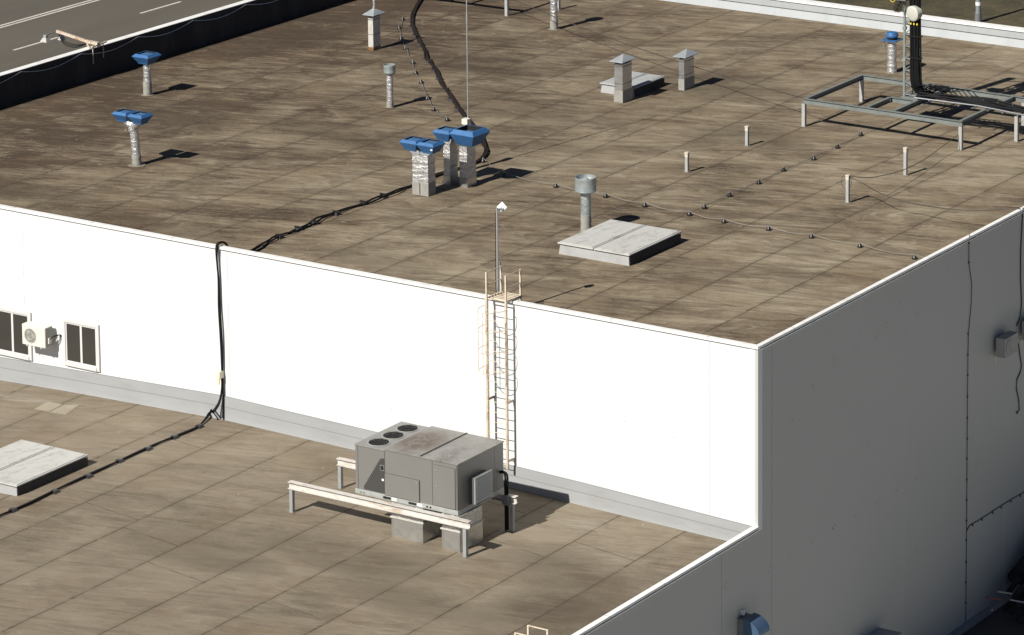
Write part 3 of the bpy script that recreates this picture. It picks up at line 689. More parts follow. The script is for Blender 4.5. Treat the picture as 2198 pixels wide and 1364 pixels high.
for nm, pts in ROWS.items():
    W = []
    for i, (u, v) in enumerate(pts):
        P = at(u, v); new_block((P.x, P.y, ZR+.005), f'{ORD[i]} black block {SH[nm]}')
        W.append(Vector((P.x, P.y, ZR+.14)))
    path = []
    if 'right edge' in nm: W.append(Vector((-.1, at(1975,559).y, ZR+.3)))
    if 'green' in nm: W.append(Vector((at(1495,458).x, at(1495,458).y, ZR+.12)))
    for a, b_ in zip(W, W[1:]):
        for k in range(8):
            s = k/8; q = a.lerp(b_, s); q.z -= .09*math.sin(math.pi*s); q.x += .03*math.sin(s*5+a.x); path.append(q)
    path.append(W[-1])
    MB().tube(path, .0085, 5).build('roof_wire', M['wire'], label='thin grey '+nm.replace('the ', '', 1)+', held on black blocks', cat='wire')
# long sagging wire from the far platform to the green frame
def sag(a, b_, s, n=24): return [a.lerp(b_, k/n)-Vector((0,0,s*4*(k/n)*(1-k/n))) for k in range(n+1)]
def stay(a, b_, s, label, m='darkwire', r=.014): MB().tube(sag(a, b_, s), r, 5).build('stay_wire', M[m], label=label, cat='wire')
FRZ = .27                                          # top of the green frame
A_ = at(1075, -12, ZR+.9); stay(A_, at(1728, 212, FRZ), .25, 'long thin dark wire strung from the far platform to the green frame corner')
P1 = at(1818, 378, ZR+.88); 
Pfr = at(2063, 285, ZR+.55)
MB().tube(smoothpath([Pfr, at(2020,317,ZR+.35), at(1985,342,ZR+.35), at(1942,364,ZR+.45), at(1900,376,ZR+.6), at(1860,382,ZR+.8), at(1820,378,ZR+.88)], 5), .012, 5).build('stay_wire', M['darkwire'], label='dark wire drooping from the frame leg past one post to the next', cat='wire')
MB().tube(smoothpath([P1, at(1850,393,ZR+.7), at(1900,420,ZR+.6), at(1965,438,ZR+.5), at(2030,448,ZR+.6), at(2100,452,ZR+.65), at(2160,449,.0), Vector((.0,15.6,.03))], 5), .014, 5).build('stay_wire', M['darkwire'], label='dark wire sagging from the looped post to the right roof edge', cat='wire')
MB().tube([(P1.x+.18*math.cos(a)-.02, P1.y, P1.z-.2+.22*math.sin(a)) for a in [k*.4 for k in range(17)]], .008, 5).build('wire_loop', M['darkwire'], label='ring of dark wire hanging round the head of a grey post', cat='wire')

# ================================================================== BLACK CABLE BUNDLES
def bundle(path, n, spread, r, name, m, label, clamps, zoff=0.06, cat='cable', seed=1, parent=None):
    t = thing(name, path[0], label, cat); o = path[0]; rnd = random.Random(seed)
    for k in range(n):
        ph = rnd.random()*6; pts = []
        for i, p in enumerate(path):
            d = (path[min(i+1, len(path)-1)]-path[max(i-1, 0)]); d.z = 0; d = d.normalized() if d.length > .01 else Vector((1,0,0)); side = Vector((-d.y, d.x, 0))
            off = (k-(n-1)/2)*spread + .6*spread*math.sin(i*.45+ph)+.3*spread*math.sin(i*1.3+ph*2)
            pts.append(p+side*off+Vector((0,0,zoff+.02*math.sin(i*.6+ph)))-o)
        MB().tube(pts, r, 7).build('strand', M[m], t, smooth=True)
    for c in clamps:
        c = c-o; j = (k*37) % 7
        MB().frus(c.x, c.y, c.z, .12, .12, c.z+.09, .07, .07).box(c.x-.13, c.x+.13, c.y-.02, c.y+.02, c.z+.07, c.z+.13).build('clamp', M['block'], t)
    return t
pa = smoothpath([at(*q) for q in [(908,-12),(899,8),(888,30),(884,48),(890,68),(900,90),(912,112),(916,128),(926,140),(938,160),(950,185),(966,208),(980,228),(995,250),(1012,268),(1030,290),(1040,315),(1043,328),(1033,345),(1010,357),(975,368),(935,381),(890,401)]], 5)
cl = [at(*q) for q in [(886,62),(893,80),(903,98),(922,135),(933,155),(943,172),(957,196),(970,218),(984,238),(1000,256)]]
bundle(pa, 6, .020, .027, 'cable_bundle', 'browncable', 'thick twisted bundle of dark cables snaking across the far upper roof', cl, seed=3)
pa = smoothpath([at(*q) for q in [(890,401),(850,416),(800,433),(750,450),(700,470),(660,487),(620,502),(590,517),(560,534)]]+[Vector((at(548,539).x, .9, ZR)), Vector((-18.4,.35,ZR+.1))], 4)
bundle(pa, 2, .11, .030, 'cable_bundle', 'cable', 'pair of black cables running from the stacks to the front roof edge', [at(*q) for q in [(823,424),(780,440),(722,462),(676,482),(640,495),(600,512)]], seed=5)
xw = -18.42
pa = [Vector((-18.35,.5,-.55)),Vector((-18.36,.35,-.1)),Vector((xw+.02,.2,.08)),Vector((xw,0,.09)),Vector((xw-.03,-.07,-.02)),Vector((xw-.04,-.07,-.35)),Vector((xw+.00,-.05,-1)),Vector((xw+.0,-.045,-1.8)),Vector((xw+.03,-.045,-2.6)),Vector((xw+.04,-.045,-3.5)),Vector((xw+.04,-.06,-4.3)),Vector((xw-.0,-.16,-4.75)),Vector((xw-.12,-.4,-5.05))]
Lp = [fl(*q) for q in [(462,880),(430,915),(390,935),(340,955),(290,977),(240,1000),(190,1023),(120,1056),(60,1085),(5,1108),(-40,1128),(-90,1150)]]
Lp[0].z += .12
path = smoothpath(pa, 3)+smoothpath(Lp, 3)
t = thing('cable_drop', (xw,-.1,-5.2), 'thick black cables dropping down the white wall and crossing the lower roof', 'cable')
o_ = t.location.copy()
for k, (dx, r) in enumerate(((-.030,.027),(.022,.029))):
    pts = []
    for i, p in enumerate(path):
        w_ = 1 if i < 36 else 0; a = .02*math.sin(i*.5+k*2)
        if i < 36: pts.append(p-o_+Vector((dx*.8+a*.7, -.02*k, 0)))
        else: pts.append(p-o_+Vector((a, dx*1.4+a*1.6, .05)))
    MB().tube(pts, r, 8).build('cable', M['cable'], t, smooth=True)
MB().box(.055, .085, .02, .05, floorz(xw)+5.2, 1.2).build('corner_strip', M['cable'], t)
for q in [(428,918),(375,941),(318,966),(257,992),(190,1025),(118,1058),(28,1098)]:
    c = fl(*q)-o_; MB().frus(c.x, c.y, c.z, .11, .11, c.z+.09, .07, .07).build('clamp', M['block'], t)
t = thing('junction_box', (wy(477,802).x,-.12,wy(477,802).z), 'cream junction box on the white wall over the black cables', 'box')
MB().box(-.10, .08, -.09, .10, -.11, .11).build('case', M['boxcream'], t, bevel=.008)
MB().box(-.09, .07, -.098, -.09, -.10, .10).build('cover', M['boxcream'], t)
MB().tube([(.0,-.03,-.11),(.01,-.04,-.2),(0,-.03,-.3)], .02, 6).build('gland', M['yellow'], t)

# ================================================================== GREEN STEEL FRAME AND MAST
FX0, FX1, FY0, FY1 = -12.08, -6.02, 23.25, 27.2
def ibeam(a, b_, h=.17, w_=.12, t_=.014):
    a = Vector(a); b_ = Vector(b_); mb = MB()
    mb.bar(a, b_, w_, t_); mb.bar(a-Vector((0,0,h-t_)), b_-Vector((0,0,h-t_)), w_, t_); mb.bar(a-Vector((0,0,h/2-.0)), b_-Vector((0,0,h/2)), .02, h-t_*1.6)
    return mb
def platform(label, loc):
    t = thing('steel_platform', loc, label, 'platform', 'green steel mast platforms')
    W, D = FX1-FX0, FY1-FY0; z = FRZ-ZR
    for nm, a, b_ in (('front_beam',(0,0,z),(W,0,z)),('back_beam',(0,D,z),(W+.35,D,z)),('side_beam',(.06,.07,z-.002),(.06,D-.07,z-.002)),('side_beam',(W-.10,.07,z-.002),(W-.10,D-.07,z-.002)),
                      ('cross_beam',(2.42,.07,z-.004),(2.42,1.65,z-.004)),('cross_beam',(3.42,.07,z-.004),(3.42,D-.07,z-.004)),('cross_beam',(2.42,1.72,z-.006),(3.36,1.72,z-.006))):
        ibeam(a, b_).build(nm, M['green'], t)
    MB().box(2.5, 3.6, 1.8, 2.75, z-.17, z-.155).build('base_plate', M['green'], t)
    for x, y in ((.03,0),(W-.05,0),(.05,D),(W+.28,D),(W+1.05,1.9)):
        l = MB().box(x-.06, x+.06, y-.06, y+.06, 0, z-.17 if x < W+1 else z-.10).build('leg', M['postgrey'], t)
        MB().box(x-.085, x+.085, y-.085, y+.085, 0, .012).build('foot_plate', M['patch'], l)
    return t
pf = platform('green steel beam frame on legs carrying the lattice mast on the right', (FX0, FY0, ZR))
P = at(1088, 35)
p2 = copy_tree(pf, loc=(P.x-(FX1-FX0)+.05, P.y, ZR)); p2['label'] = 'steel frame whose near leg shows at the top edge beside the wrapped pipe'
# mast
zb = FRZ-ZR-.155
mx, my = at(1941, 208, FRZ-.15).x, at(1941, 208, FRZ-.15).y
t = thing('lattice_mast', (mx, my, FRZ-.155), 'slender triangular lattice mast of pale green steel rising from the beam frame', 'mast')
legs = [(0,0),(.56,-.06),(.30,.48)]; H = 7.5
for lx, ly in legs: MB().tube([(lx,ly,0),(lx,ly,H)], .048, 10).build('mast_leg', M['greenmast'], t, smooth=True)
mb = MB(); z = .1; step = .42
while z < H-.5:
    for i in range(3):
        a = legs[i]; b_ = legs[(i+1) % 3]
        mb.tube([(a[0],a[1],z),(b_[0],b_[1],z+step)], .016, 5); mb.tube([(a[0],a[1],z),(b_[0],b_[1],z)], .013, 5)
    z += step
mb.build('lattice', M['steel'], t)
for z in (1.25, 2.35):
    MB().box(-.06, .06, -.06, .06, z, z+.10).build('clamp', M['steel'], t); MB().box(.50, .62, -.12, 0, z, z+.08).build('clamp', M['steel'], t)
MB().box(-.1, .7, -.12, .55, 0, .02).build('foot_plate', M['green'], t)
for k, (ax_, ay_) in enumerate(((-.75,-.35),(1.25,-.35),(.35,1.15))):
    q = thing('panel_antenna', (mx+ax_, my+ay_, FRZ+3.5), 'tall white panel antenna '+['left of','right of','behind'][k]+' the lattice mast above the picture', 'antenna')
    MB().box(-.16, .16, -.08, .08, 0, 2.2).build('radome', M['white_plast'], q, bevel=.03)
    MB().bar((0,0,.5), (.28-ax_,.15-ay_,.5), .05).bar((0,0,1.7), (.28-ax_,.15-ay_,1.7), .05).build('bracket', M['steel'], q)
# hanging cable mass and the tray it runs into
t = thing('mast_cables', (mx, my, FRZ-.155), 'dense vertical bundle of black cables hanging down the lattice mast', 'cable')
rnd = random.Random(4); n = 15
for k in range(n):
    x0 = .33+.36*(k % 8)/7; y0 = -.14-.07*(k//8)+rnd.uniform(-.01,.01); ph = rnd.random()*6
    pts = [(x0+.012*math.sin(z*1.7+ph), y0+.012*math.cos(z*1.3+ph), z) for z in [H-.3*j for j in range(int((H-.75)/.3))]]
    x1, z1 = x0, .62
    pts += [(x0+.03, y0, .72),(x0+.08, y0, .45),(x0+.22, y0+.02, .25+.02*(k//8)),(x0+.6, y0+.05, .20+.02*(k//8))]
    MB().tube(pts, .032, 6).build('strand', M['cable'], t, smooth=True)
for z in (1.45, 2.2, 3.0, 3.9): MB().box(.28, .76, -.27, -.10, z, z+.03).build('tie_bar', M['block'], t)
for x in (.36, .48, .60): MB().box(x, x+.045, -.285, -.255, 2.62, 2.68).build('yellow_tie', M['yellow'], t)
# tray
ta = at(1975, 205, FRZ+.08); tb = at(2110, 222, FRZ+.06); tc = at(2260, 252, FRZ+.0)
t = thing('cable_tray', ta, 'black cables on a long tray leading right from the lattice mast foot', 'cable tray')
o_ = ta; dirv = (tc-ta).normalized(); sd_ = Vector((-dirv.y, dirv.x, 0))
for k in range(12):
    s = (k-5.5)*.055; ph = rnd.random()*6
    pts = []
    for j in range(22):
        f = j/21; p = (ta.lerp(tb, f/.45) if f < .45 else tb.lerp(tc, (f-.45)/.55)); pts.append(p-o_+sd_*(s+.02*math.sin(j*.7+ph))+Vector((0,0,.03*math.sin(j*.5+ph)+(k % 3)*.03)))
    MB().tube(pts, .036, 6).build('strand', M['cable'], t, smooth=True)
for s in (-.40,): MB().tube([Vector(sd_*s), tb-o_+sd_*s, tc-o_+sd_*s], .024, 8).build('rail', M['antgrey'], t, smooth=True)
for j in range(1, 9):
    p = ta.lerp(tc, j/9)-o_+Vector((0,0,-.03)); MB().bar(p-sd_*.4, p+sd_*.36, .05, .03).bar(p+sd_*.34, p+sd_*.34+Vector((0,0,.14)), .03).build('rung', M['antgrey'], t)
p = ta-o_; mb = MB()
for k in range(7):
    pts = smoothpath([(-.35+.1*k,.1,.02),(-.2+.12*k,-.05+rnd.uniform(-.1,.1),.3+rnd.random()*.15),(.2+.13*k,.25,.1+rnd.random()*.25),(.5+.2*k,.35,.32),(.9+.2*k,.3,.06)], 5)
    mb.tube(pts, .016, 5)
mb.build('slack_loops', M['cable'], t, smooth=True)
# dish
P = at(1957, 30, 0); Pd = wy(1958, 30, my-.35)
t = thing('dish_antenna', Pd, 'round white drum antenna facing left on the lattice mast', 'antenna')
ax = Vector((-.24,-.97,-.06)).normalized(); 
def disc(c, ax, prof, n=32):
    q = ax.cross(Vector((0,0,1))).normalized(); r_ = q.cross(ax); mb = MB(); 
    for r, d in prof:
        for k in range(n): a = 2*math.pi*k/n; mb.v.append(tuple(Vector(c)+ax*d+(q*math.cos(a)+r_*math.sin(a))*r))
    for i in range(len(prof)-1):
        for k in range(n): a = i*n+k; b_ = i*n+(k+1) % n; mb.f.append((a, b_, b_+n, a+n))
    mb.f.append(tuple(range(n))); mb.f.append(tuple((len(prof)-1)*n+k for k in range(n))); return mb
disc((0,0,0), ax, [(.20,-.26),(.245,-.24),(.265,-.02),(.265,.0),(.25,.014),(.18,.03),(.01,.04)]).build('radome', M['dish'], t, smooth=True)
MB().tube([Vector((0,0,0))-ax*.24, Vector((.08,.3,0))], .035, 8).box(-.02, .12, .2, .34, -.10, .10).build('bracket', M['steel'], t)
# radio unit and leads above
P = wy(1930, -22, my-.1)
t = thing('radio_unit', P, 'dark radio box with white lid and dangling leads at the top of the mast', 'radio box')
MB().box(-.05, .32, -.14, .14, -.35, .35).build('case', M['antgrey'], t, bevel=.01); MB().box(-.25, .3, -.18, .15, .20, .36).build('lid', M['white_plast'], t, bevel=.01)
mb = MB()
for k in range(4): mb.tube(smoothpath([(.0+.07*k,-.1,-.33),(-.12+.05*k,-.15,-.6),(-.05+.05*k,-.15,-.75),(.03+.05*k,-.12,-.55),(.06+.05*k,-.05,-.35)], 5), .012, 5)
mb.build('lead', M['cable'], t)
MB().tube(smoothpath([(-.2,-.1,.0),(-.28,-.15,-.3),(-.15,-.15,-.42),(0,-.1,-.2)], 5), .010, 5).build('yellow_lead', M['yellow'], t)

# ================================================================== LADDERS
LX0, LX1, LY = -8.655, -8.0, -.30
t = thing('cage_ladder', (-8.33, LY, -4.82), 'tall rusty cream ladder with hoop cage on the white wall', 'ladder')
o_ = t.location
def L(x, y, z): return (x-o_.x, y-o_.y, z-o_.z)
for x in (LX0, LX1):
    MB().bar(L(x,LY,-4.82), L(x,LY,.03), .062, .062).build('rail', M['ladder'], t, bevel=.004)
mb = MB(); z = -4.70
while z < -.05: mb.tube([L(LX0,LY,z), L(LX1,LY,z)], .010, 6); z += .295
mb.build('rungs', M['ladderpale'], t)
for i, z in enumerate((-.16, -.72, -1.32, -1.92)):
    pts = [L(LX0,LY,z)]
    for k in range(19):
        a = math.pi*k/18; pts.append(L((LX0+LX1)/2-.40*math.cos(a), LY-.05-.62*math.sin(a), z))
    pts.append(L(LX1,LY,z)); MB().tube(pts, .010, 6).build('hoop', M['ladder'], t, smooth=True)
for a in (R(50), R(90), R(130)):
    x = (LX0+LX1)/2-.40*math.cos(a); y = LY-.05-.62*math.sin(a)
    MB().bar(L(x,y,-.16), L(x,y,-1.92), .022, .008).build('cage_strap', M['ladder'], t)
for z in (-2.9, -4.6):
    for x in (LX0, LX1): MB().bar(L(x,LY,z), L(x,.01,z), .05, .05).build('wall_bracket', rusty('bracket_rust', (.25,.14,.08), (.13,.05,.02), .7, 9) if x == LX0 and z == -2.9 else M['ladder'], t)
# platform over the coping
mb = MB()
for k in range(7): y = LY+.02+.118*k; mb.bar(L(LX0-.02,y,.045), L(LX1+.02,y,.045), .022, .022)
mb.bar(L(LX0-.02,LY-.03,.03), L(LX0-.02,.45,.03), .03, .06).bar(L(LX1+.02,LY-.03,.03), L(LX1+.02,.45,.03), .03, .06)
mb.build('step_grating', M['ladderpale'], t)
for x in (LX0, LX1):
    for y in (LY, .42): MB().bar(L(x,y,.03), L(x,y,.80), .045, .045).build('handrail_post', M['ladderpale'], t)
    MB().bar(L(x,LY,.78), L(x,.42,.78), .02).bar(L(x,LY,.42), L(x,.42,.42), .02).build('handrail', M['ladder'], t)
MB().bar(L(LX1,.42,-.5), L(LX1,.42,.03), .05).bar(L(LX0,.42,-.5), L(LX0,.42,.03), .05).build('roof_strut', M['ladder'], t)
# antenna pole beside it
P = Vector((-8.83, .50, ZR)); ztop = top(P, 1062, 447)
t = thing('antenna_pole', P, 'slim grey pole with a small white diamond panel beside the ladder head', 'antenna')
Hh = ztop-ZR
MB().tube([(0,0,0),(0,0,Hh)], .030, 10).build('pole', M['steel'], t, smooth=True)
MB().bar((.07,.02,.2), (.07,.02,1.55), .05).build('support_post', M['antgrey'], t)
c = Vector((.08,.14,Hh+.0)); a = .155; n_ = Vector((.35,-.85,.3)).normalized(); q = n_.cross(Vector((0,0,1))).normalized(); r_ = q.cross(n_)
vs = [c+q*a*math.cos(k*math.pi/2)+r_*a*math.sin(k*math.pi/2)+n_*d for d in (0,.03) for k in range(4)]
MB().add(vs, [(3,2,1,0),(4,5,6,7),(0,1,5,4),(1,2,6,5),(2,3,7,6),(3,0,4,7)]).build('panel', M['white_plast'], t, bevel=.01)
MB().bar((0,0,Hh-.04), c+Vector((0,-.03,-.05)), .05).bar(c+Vector((0,-.03,-.0)), c+Vector((.06,-.10,-.13)), .035).bar(c+Vector((.02,-.05,-.12)), c+Vector((.12,-.08,.0)), .03).build('bracket', M['antgrey'], t)
MB().tube(smoothpath([(-.03,-.02,Hh-.1),(-.045,-.03,1.5),(-.05,-.02,.8),(.03,-.02,.3),(.02,.0,.05)], 5), .009, 5).build('lead', M['cable'], t)
# handrail of the ladder on the side wall
t = thing('side_ladder', (.05,-10.95,-6.5), 'cream handrail top poking over the lower roof edge at the picture bottom', 'ladder')
for y in (0, -.55):
    MB().bar((-.07,y,1.3), (-.07,y,2.44), .045).bar((.50,y,-5), (.50,y,2.44), .045).bar((-.07,y,2.43), (.50,y,2.43), .025).build('handrail', M['ladderpale'], t)
mb = MB(); z = -4.8
while z < 1.2: mb.tube([(.50,0,z),(.50,-.55,z)], .012, 6); z += .3
mb.build('rungs', M['ladderpale'], t)

# ================================================================== ROOFTOP AIR HANDLER
ZB = -4.50
t = thing('unit_stand', (-12.1,-4.9,floorz(-9)), 'stand of two long off white steel beams on short legs under the air handler', 'stand')
o_ = t.location
for nm, y in (('front_beam',-4.92), ('back_beam',-2.72)):
    ibeam(L(-12.1,y,ZB), L(-6.02,y,ZB), .20, .16, .016).build(nm, M['beam'], t)
    for x in (-12.02, -6.18):
        zf = floorz(x); l = MB().bar(L(x,y,zf), L(x,y,ZB-.20), .11).build('leg', M['beamleg'], t, bevel=.006)
        MB().box(*[c+o for c, o in zip((x-.09,x+.09), (-o_.x,)*2)], y-.09-o_.y, y+.09-o_.y, zf-o_.z, zf-o_.z+.012).build('foot_plate', M['patch'], l)
t = thing('air_handler', (-9.98,-4.74,ZB+.0), 'big grey rooftop air handler with three round fans on its left end', 'air conditioner')
W, D, H0, H1 = 3.44, 2.16, 1.36, 1.42; xs_ = 1.02
MB().box(0, W, 0, D, 0.005, .14).build('base_rail', M['acbase'], t, bevel=.005)
MB().box(.01, xs_-.004, .02, D-.02, .14, H1-.045).build('condenser_section', M['acside'], t, bevel=.006)
body = MB().box(xs_+.004, W-.01, .0, D-.0, .14, H1).build('cabinet', M['acside'], t, bevel=.006)
MB().box(0, xs_, .0, D, H1-.045, H1-.015).build('fan_deck', M['actopfan'] if 'actopfan' in M else M['actop2'] if 'actop2' in M else simple('deck_sheet', (.235,.23,.215), .45, .1, .08, 5), t, bevel=.004)
MB().box(xs_+.005, W+.015, -.02, D+.015, H1+.002, H1+.03).build('top_panel', M['actop'], t, bevel=.004)
MB().box(2.20, 2.235, -.015, D+.01, H1+.031, H1+.05).build('top_joint', M['stripe'], t)
# fans: recessed dark cylinder with blades and guard
for k in range(3):
    cy = .42+.66*k; cx = .52; z = H1-.013; r = .285
    ring = MB().lathe(cx, cy, [(r+.03,z),(r+.03,z+.012),(r,z+.014),(r,z+.004)], 36).build('fan_ring', M['acbase'], t, smooth=True)
    f = MB().lathe(cx, cy, [(r,z+.006),(r,z+.007)], 36).build('fan', M['dark'], t)
    mb = MB()
    for b_ in range(4):
        a0 = b_*math.pi/2+k*.5
        pts = [(cx+rr*math.cos(a0+da), cy+rr*math.sin(a0+da), z+.010+hz) for rr, da, hz in ((.05,-.3,0),(.26,-.35,.006),(.26,.25,.012),(.05,.5,.010))]
        mb.add(pts, [(0,1,2,3)])
    mb.build('blade', simple('fan_blade', (.022,.021,.02), .5, .3, .1, 6) if 'bl' not in M else M['bl'], f)
    mb = MB()
    for rr in (.07,.12,.17,.22,.27): mb.tube([(cx+rr*math.cos(a), cy+rr*math.sin(a), z+.03) for a in [q*math.pi/14 for q in range(29)]], .003, 4, cap=False)
    for q in range(4): a = q*math.pi/4+.3; mb.tube([(cx-r*math.cos(a), cy-r*math.sin(a), z+.028), (cx, cy, z+.04), (cx+r*math.cos(a), cy+r*math.sin(a), z+.028)], .005, 4)
    mb.build('guard', simple('guard_wire', (.03,.03,.028), .5, .3, .1, 6), f)
# stepped coil opening at the left, panels and doors on the front
n = 14; vs = [(.26,-.002,.20)]; x, z = .26, .20
mb = MB(); X1 = xs_-.02
for i in range(n):
    x0 = .30+(X1-.12-.30)*i/n; x1 = .30+(X1-.12-.30)*(i+1)/n; z1 = .22+(1.12-.22)*(i+1)/n
    mb.box(x0, x1, .008, .018, .17, z1)
mb.box(X1-.12, X1, .008, .018, .17, 1.15)
coil = mb.build('coil_grille', M['coil'], t)
MB().box(X1-.13, X1-.02, .002, .007, .82, .95).build('grip', M['dark'], t)
MB().box(X1-.14, X1-.01, .004, .0075, .81, .96).build('grip_frame', M['acbase'], t)
MB().box(X1-.09, X1-.02, .002, .0075, .52, .58).build('sticker', M['white_plast'], t)
MB().box(xs_+.02, 2.18, -.035, -.001, .155, .76).build('access_panel', M['acside'], t, bevel=.006)
MB().box(2.66, 3.36, -.022, -.001, .17, 1.30).build('door', M['acside'], t, bevel=.006)
for q_ in ((xs_+.01,2.19,.765,.772),(2.65,3.37,1.302,1.309),(2.65,3.37,.158,.165)): MB().box(q_[0], q_[1], -.006, -.001, q_[2], q_[3]).build('panel_gap', M['stripe'], t)
MB().box(2.182, 2.192, -.006, -.001, .15, .765).build('panel_gap', M['stripe'], t); MB().box(3.362, 3.370, -.006, -.001, .16, 1.305).build('panel_gap', M['stripe'], t)
for hx, hz in ((2.10,.68),(2.72,.70),(2.72,1.15)): MB().box(hx, hx+.05, -.045 if hx < 2.5 else -.03, -.02, hz, hz+.03).build('latch', M['steel'], t)
MB().box(2.60, 2.612, -.004, 0, .15, H1-.02).box(3.40, 3.412, -.004, 0, .15, H1-.02).box(xs_-.01, xs_+.008, -.003, .018, .02, H1-.03).box(.10, .108, .012, .02, .15, H1-.05).build('panel_seam', M['stripe'], t)
for x in (.95, 1.80): MB().box(x, x+.26, -.004, 0, .035, .10).build('fork_slot', M['dark'], t)
for x in (1.24, 2.10): MB().box(x, x+.16, -.005, 0, .03, .11).build('rail_label', M['white_plast'], t)
for x in (.20, .30, 2.42, 2.53): disc((x,-.0,.07), Vector((0,-1,0)), [(.03,.0),(.03,.006)], 14).build('knockout', M['dark'] if x > 1 else M['acside'], t)
MB().box(W-.010, W-.006, 1.75, 1.758, .15, H1-.02).build('side_seam', M['acbase'], t)
# filter hood on the end wall
hd = MB().box(W-.01, W+.20, .56, 1.24, .16, .92).build('intake_hood', simple('hood_dark', (.10,.11,.11), .5, .2, .1, 5), t, bevel=.005)
fr = MB().frus(W+.215, .88, .22, .018, .40, .95, .018, .40).build('filter_frame', M['acbase'], hd, bevel=.003)
mb = MB()
for k in range(10): z = .275+.062*k; mb.box(W+.233, W+.250, .53, 1.23, z, z+.028)
MB().box(W+.2335, W+.237, .52, 1.24, .26, .91).build('filter_back', M['beamleg'], hd)
mb.build('louvre', M['filt'], hd)
# conduits at the back corner
mb = MB()
for k in range(2):
    mb.tube(smoothpath([(W-.01,1.98+.05*k,.62-.03*k),(W+.10,1.98+.05*k,.66-.03*k),(W+.18+.03*k,1.96+.06*k,.55),(W+.19+.03*k,1.95+.06*k,.2),(W+.19+.03*k,1.95+.06*k,floorz(-6.3)-ZB+.02)], 6), .030, 8)
mb.build('conduit', M['cable'], t, smooth=True)
MB().box(W+.12, W+.32, 1.88, 2.05, -.25, .02).build('conduit_box', M['antgrey'], t, bevel=.006)
# ducts below the unit
for (x0, x1, y0, y1, lb) in ((-8.72,-7.67,-4.80,-4.05,'foil covered duct box under the middle of the air handler'), (-7.06,-6.47,-4.78,-3.70,'taller foil covered duct box under the right end of the air handler')):
    zf = floorz(x0)-.02; q = thing('duct_box', (x0, y0, zf), lb, 'duct', 'ducts under the air handler')
    h = ZB-zf-.0
    MB().box(0, x1-x0, 0, y1-y0, 0, h*.55).build('lower_duct', M['galvd'], q, bevel=.006)
    MB().box(-.03, x1-x0+.03, -.03, y1-y0+.03, h*.56, h*.60).build('flange', M['stackpaint'], q, bevel=.004)
    MB().box(.01, x1-x0-.01, .01, y1-y0-.01, h*.60, h-.006).build('upper_duct', M['foil'], q)
    if x0 < -8: MB().box(-.10, x1-x0+.06, -.035, .05, h*.66, h*.985-.02).build('foil_lagging', M['foil'], q, bevel=.02)

# ================================================================== WALL MOUNTED CONDENSERS
def split(P, face, label, name='wall_condenser'):
    """face 'y': fan faces -y on the white wall; 'x': fan faces +x on the side wall. P = centre of its back"""
    t = thing(name, P, label, 'air conditioner', 'wall mounted condensers')
    W, D, H = (.92, .34, .64) if face == 'y' else (.86, .32, .60)
    if face == 'x': t.rotation_euler = (0,0,R(90))
    y0 = -.12-D
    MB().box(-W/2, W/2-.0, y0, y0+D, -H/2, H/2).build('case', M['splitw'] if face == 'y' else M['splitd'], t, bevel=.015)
    MB().box(W/2+.001, W/2+.012, y0+.02, y0+D-.02, -H/2+.02, H/2-.02).build('side_cover', M['splitg'], t, bevel=.004)
    MB().box(W/2+.012, W/2+.06, y0+.10, y0+.22, -.20, -.02).build('valve_cover', M['splitw'], t, bevel=.01)
    f = disc((-.13,y0-.004,.0), Vector((0,-1,0)), [(.225,.0),(.225,.004)], 32).build('fan', simple('fan_grey', (.085,.085,.075), .6, 0, .1, 5), t)
    mb = MB()
    for k in range(-7, 8):
        x = k*.03; hh = math.sqrt(max(.0, .225**2-x*x)); mb.box(-.13+x-.004, -.13+x+.004, y0-.018, y0-.012, -hh, hh)
    for rr in (.225,.12): mb.tube([(-.13+rr*math.cos(a), y0-.015, rr*math.sin(a)) for a in [q*math.pi/14 for q in range(29)]], .006, 4, cap=False)
    mb.build('guard', M['splitw'], f)
    mb = MB()
    for b_ in range(3):
        a = b_*2.1; mb.add([(-.13+r*math.cos(a+d), y0-.009, r*math.sin(a+d)) for r, d in ((.03,0),(.2,-.3),(.2,.35),(.03,.6))], [(0,1,2,3)])
    mb.build('blade', M['splitg'], f)
    for x in (-.28, .28): MB().bar((x,-.0,-H/2-.02), (x,y0-.0,-H/2-.02), .035).bar((x,-.015,-H/2-.02), (x,-.015,-H/2-.25 if face == 'x' else -H/2+.1), .035).build('bracket', M['splitw'], t)
    MB().tube(smoothpath([(W/2+.05,y0+.16,-.05),(W/2+.15,y0+.22,.03),(W/2+.22,-.02,.03),(W/2+.2,-.0,-.05)], 5), .018, 6).build('pipework', M['cable'], t)
    MB().tube(smoothpath([(W/2+.2,-.02,.0),(W/2+.12,-.05,-.12),(W/2+.06,-.04,-.2)], 5), .02, 6).build('lagging', M['white_plast'], t)
    return t
c = wy(72, 722, -.46); split(Vector((c.x, .0, c.z)), 'y', 'cream wall mounted condenser between the two windows of the white wall')
c = wx(2163, 740, .3); s1 = split(Vector((0,c.y,c.z)), 'x', 'nearer of two wall condensers on the shaded side wall')
c = wx(2210, 712, .3); s2 = split(Vector((0,c.y+.25,c.z+.05)), 'x', 'farther of two wall condensers, cut by the right edge of the photo')
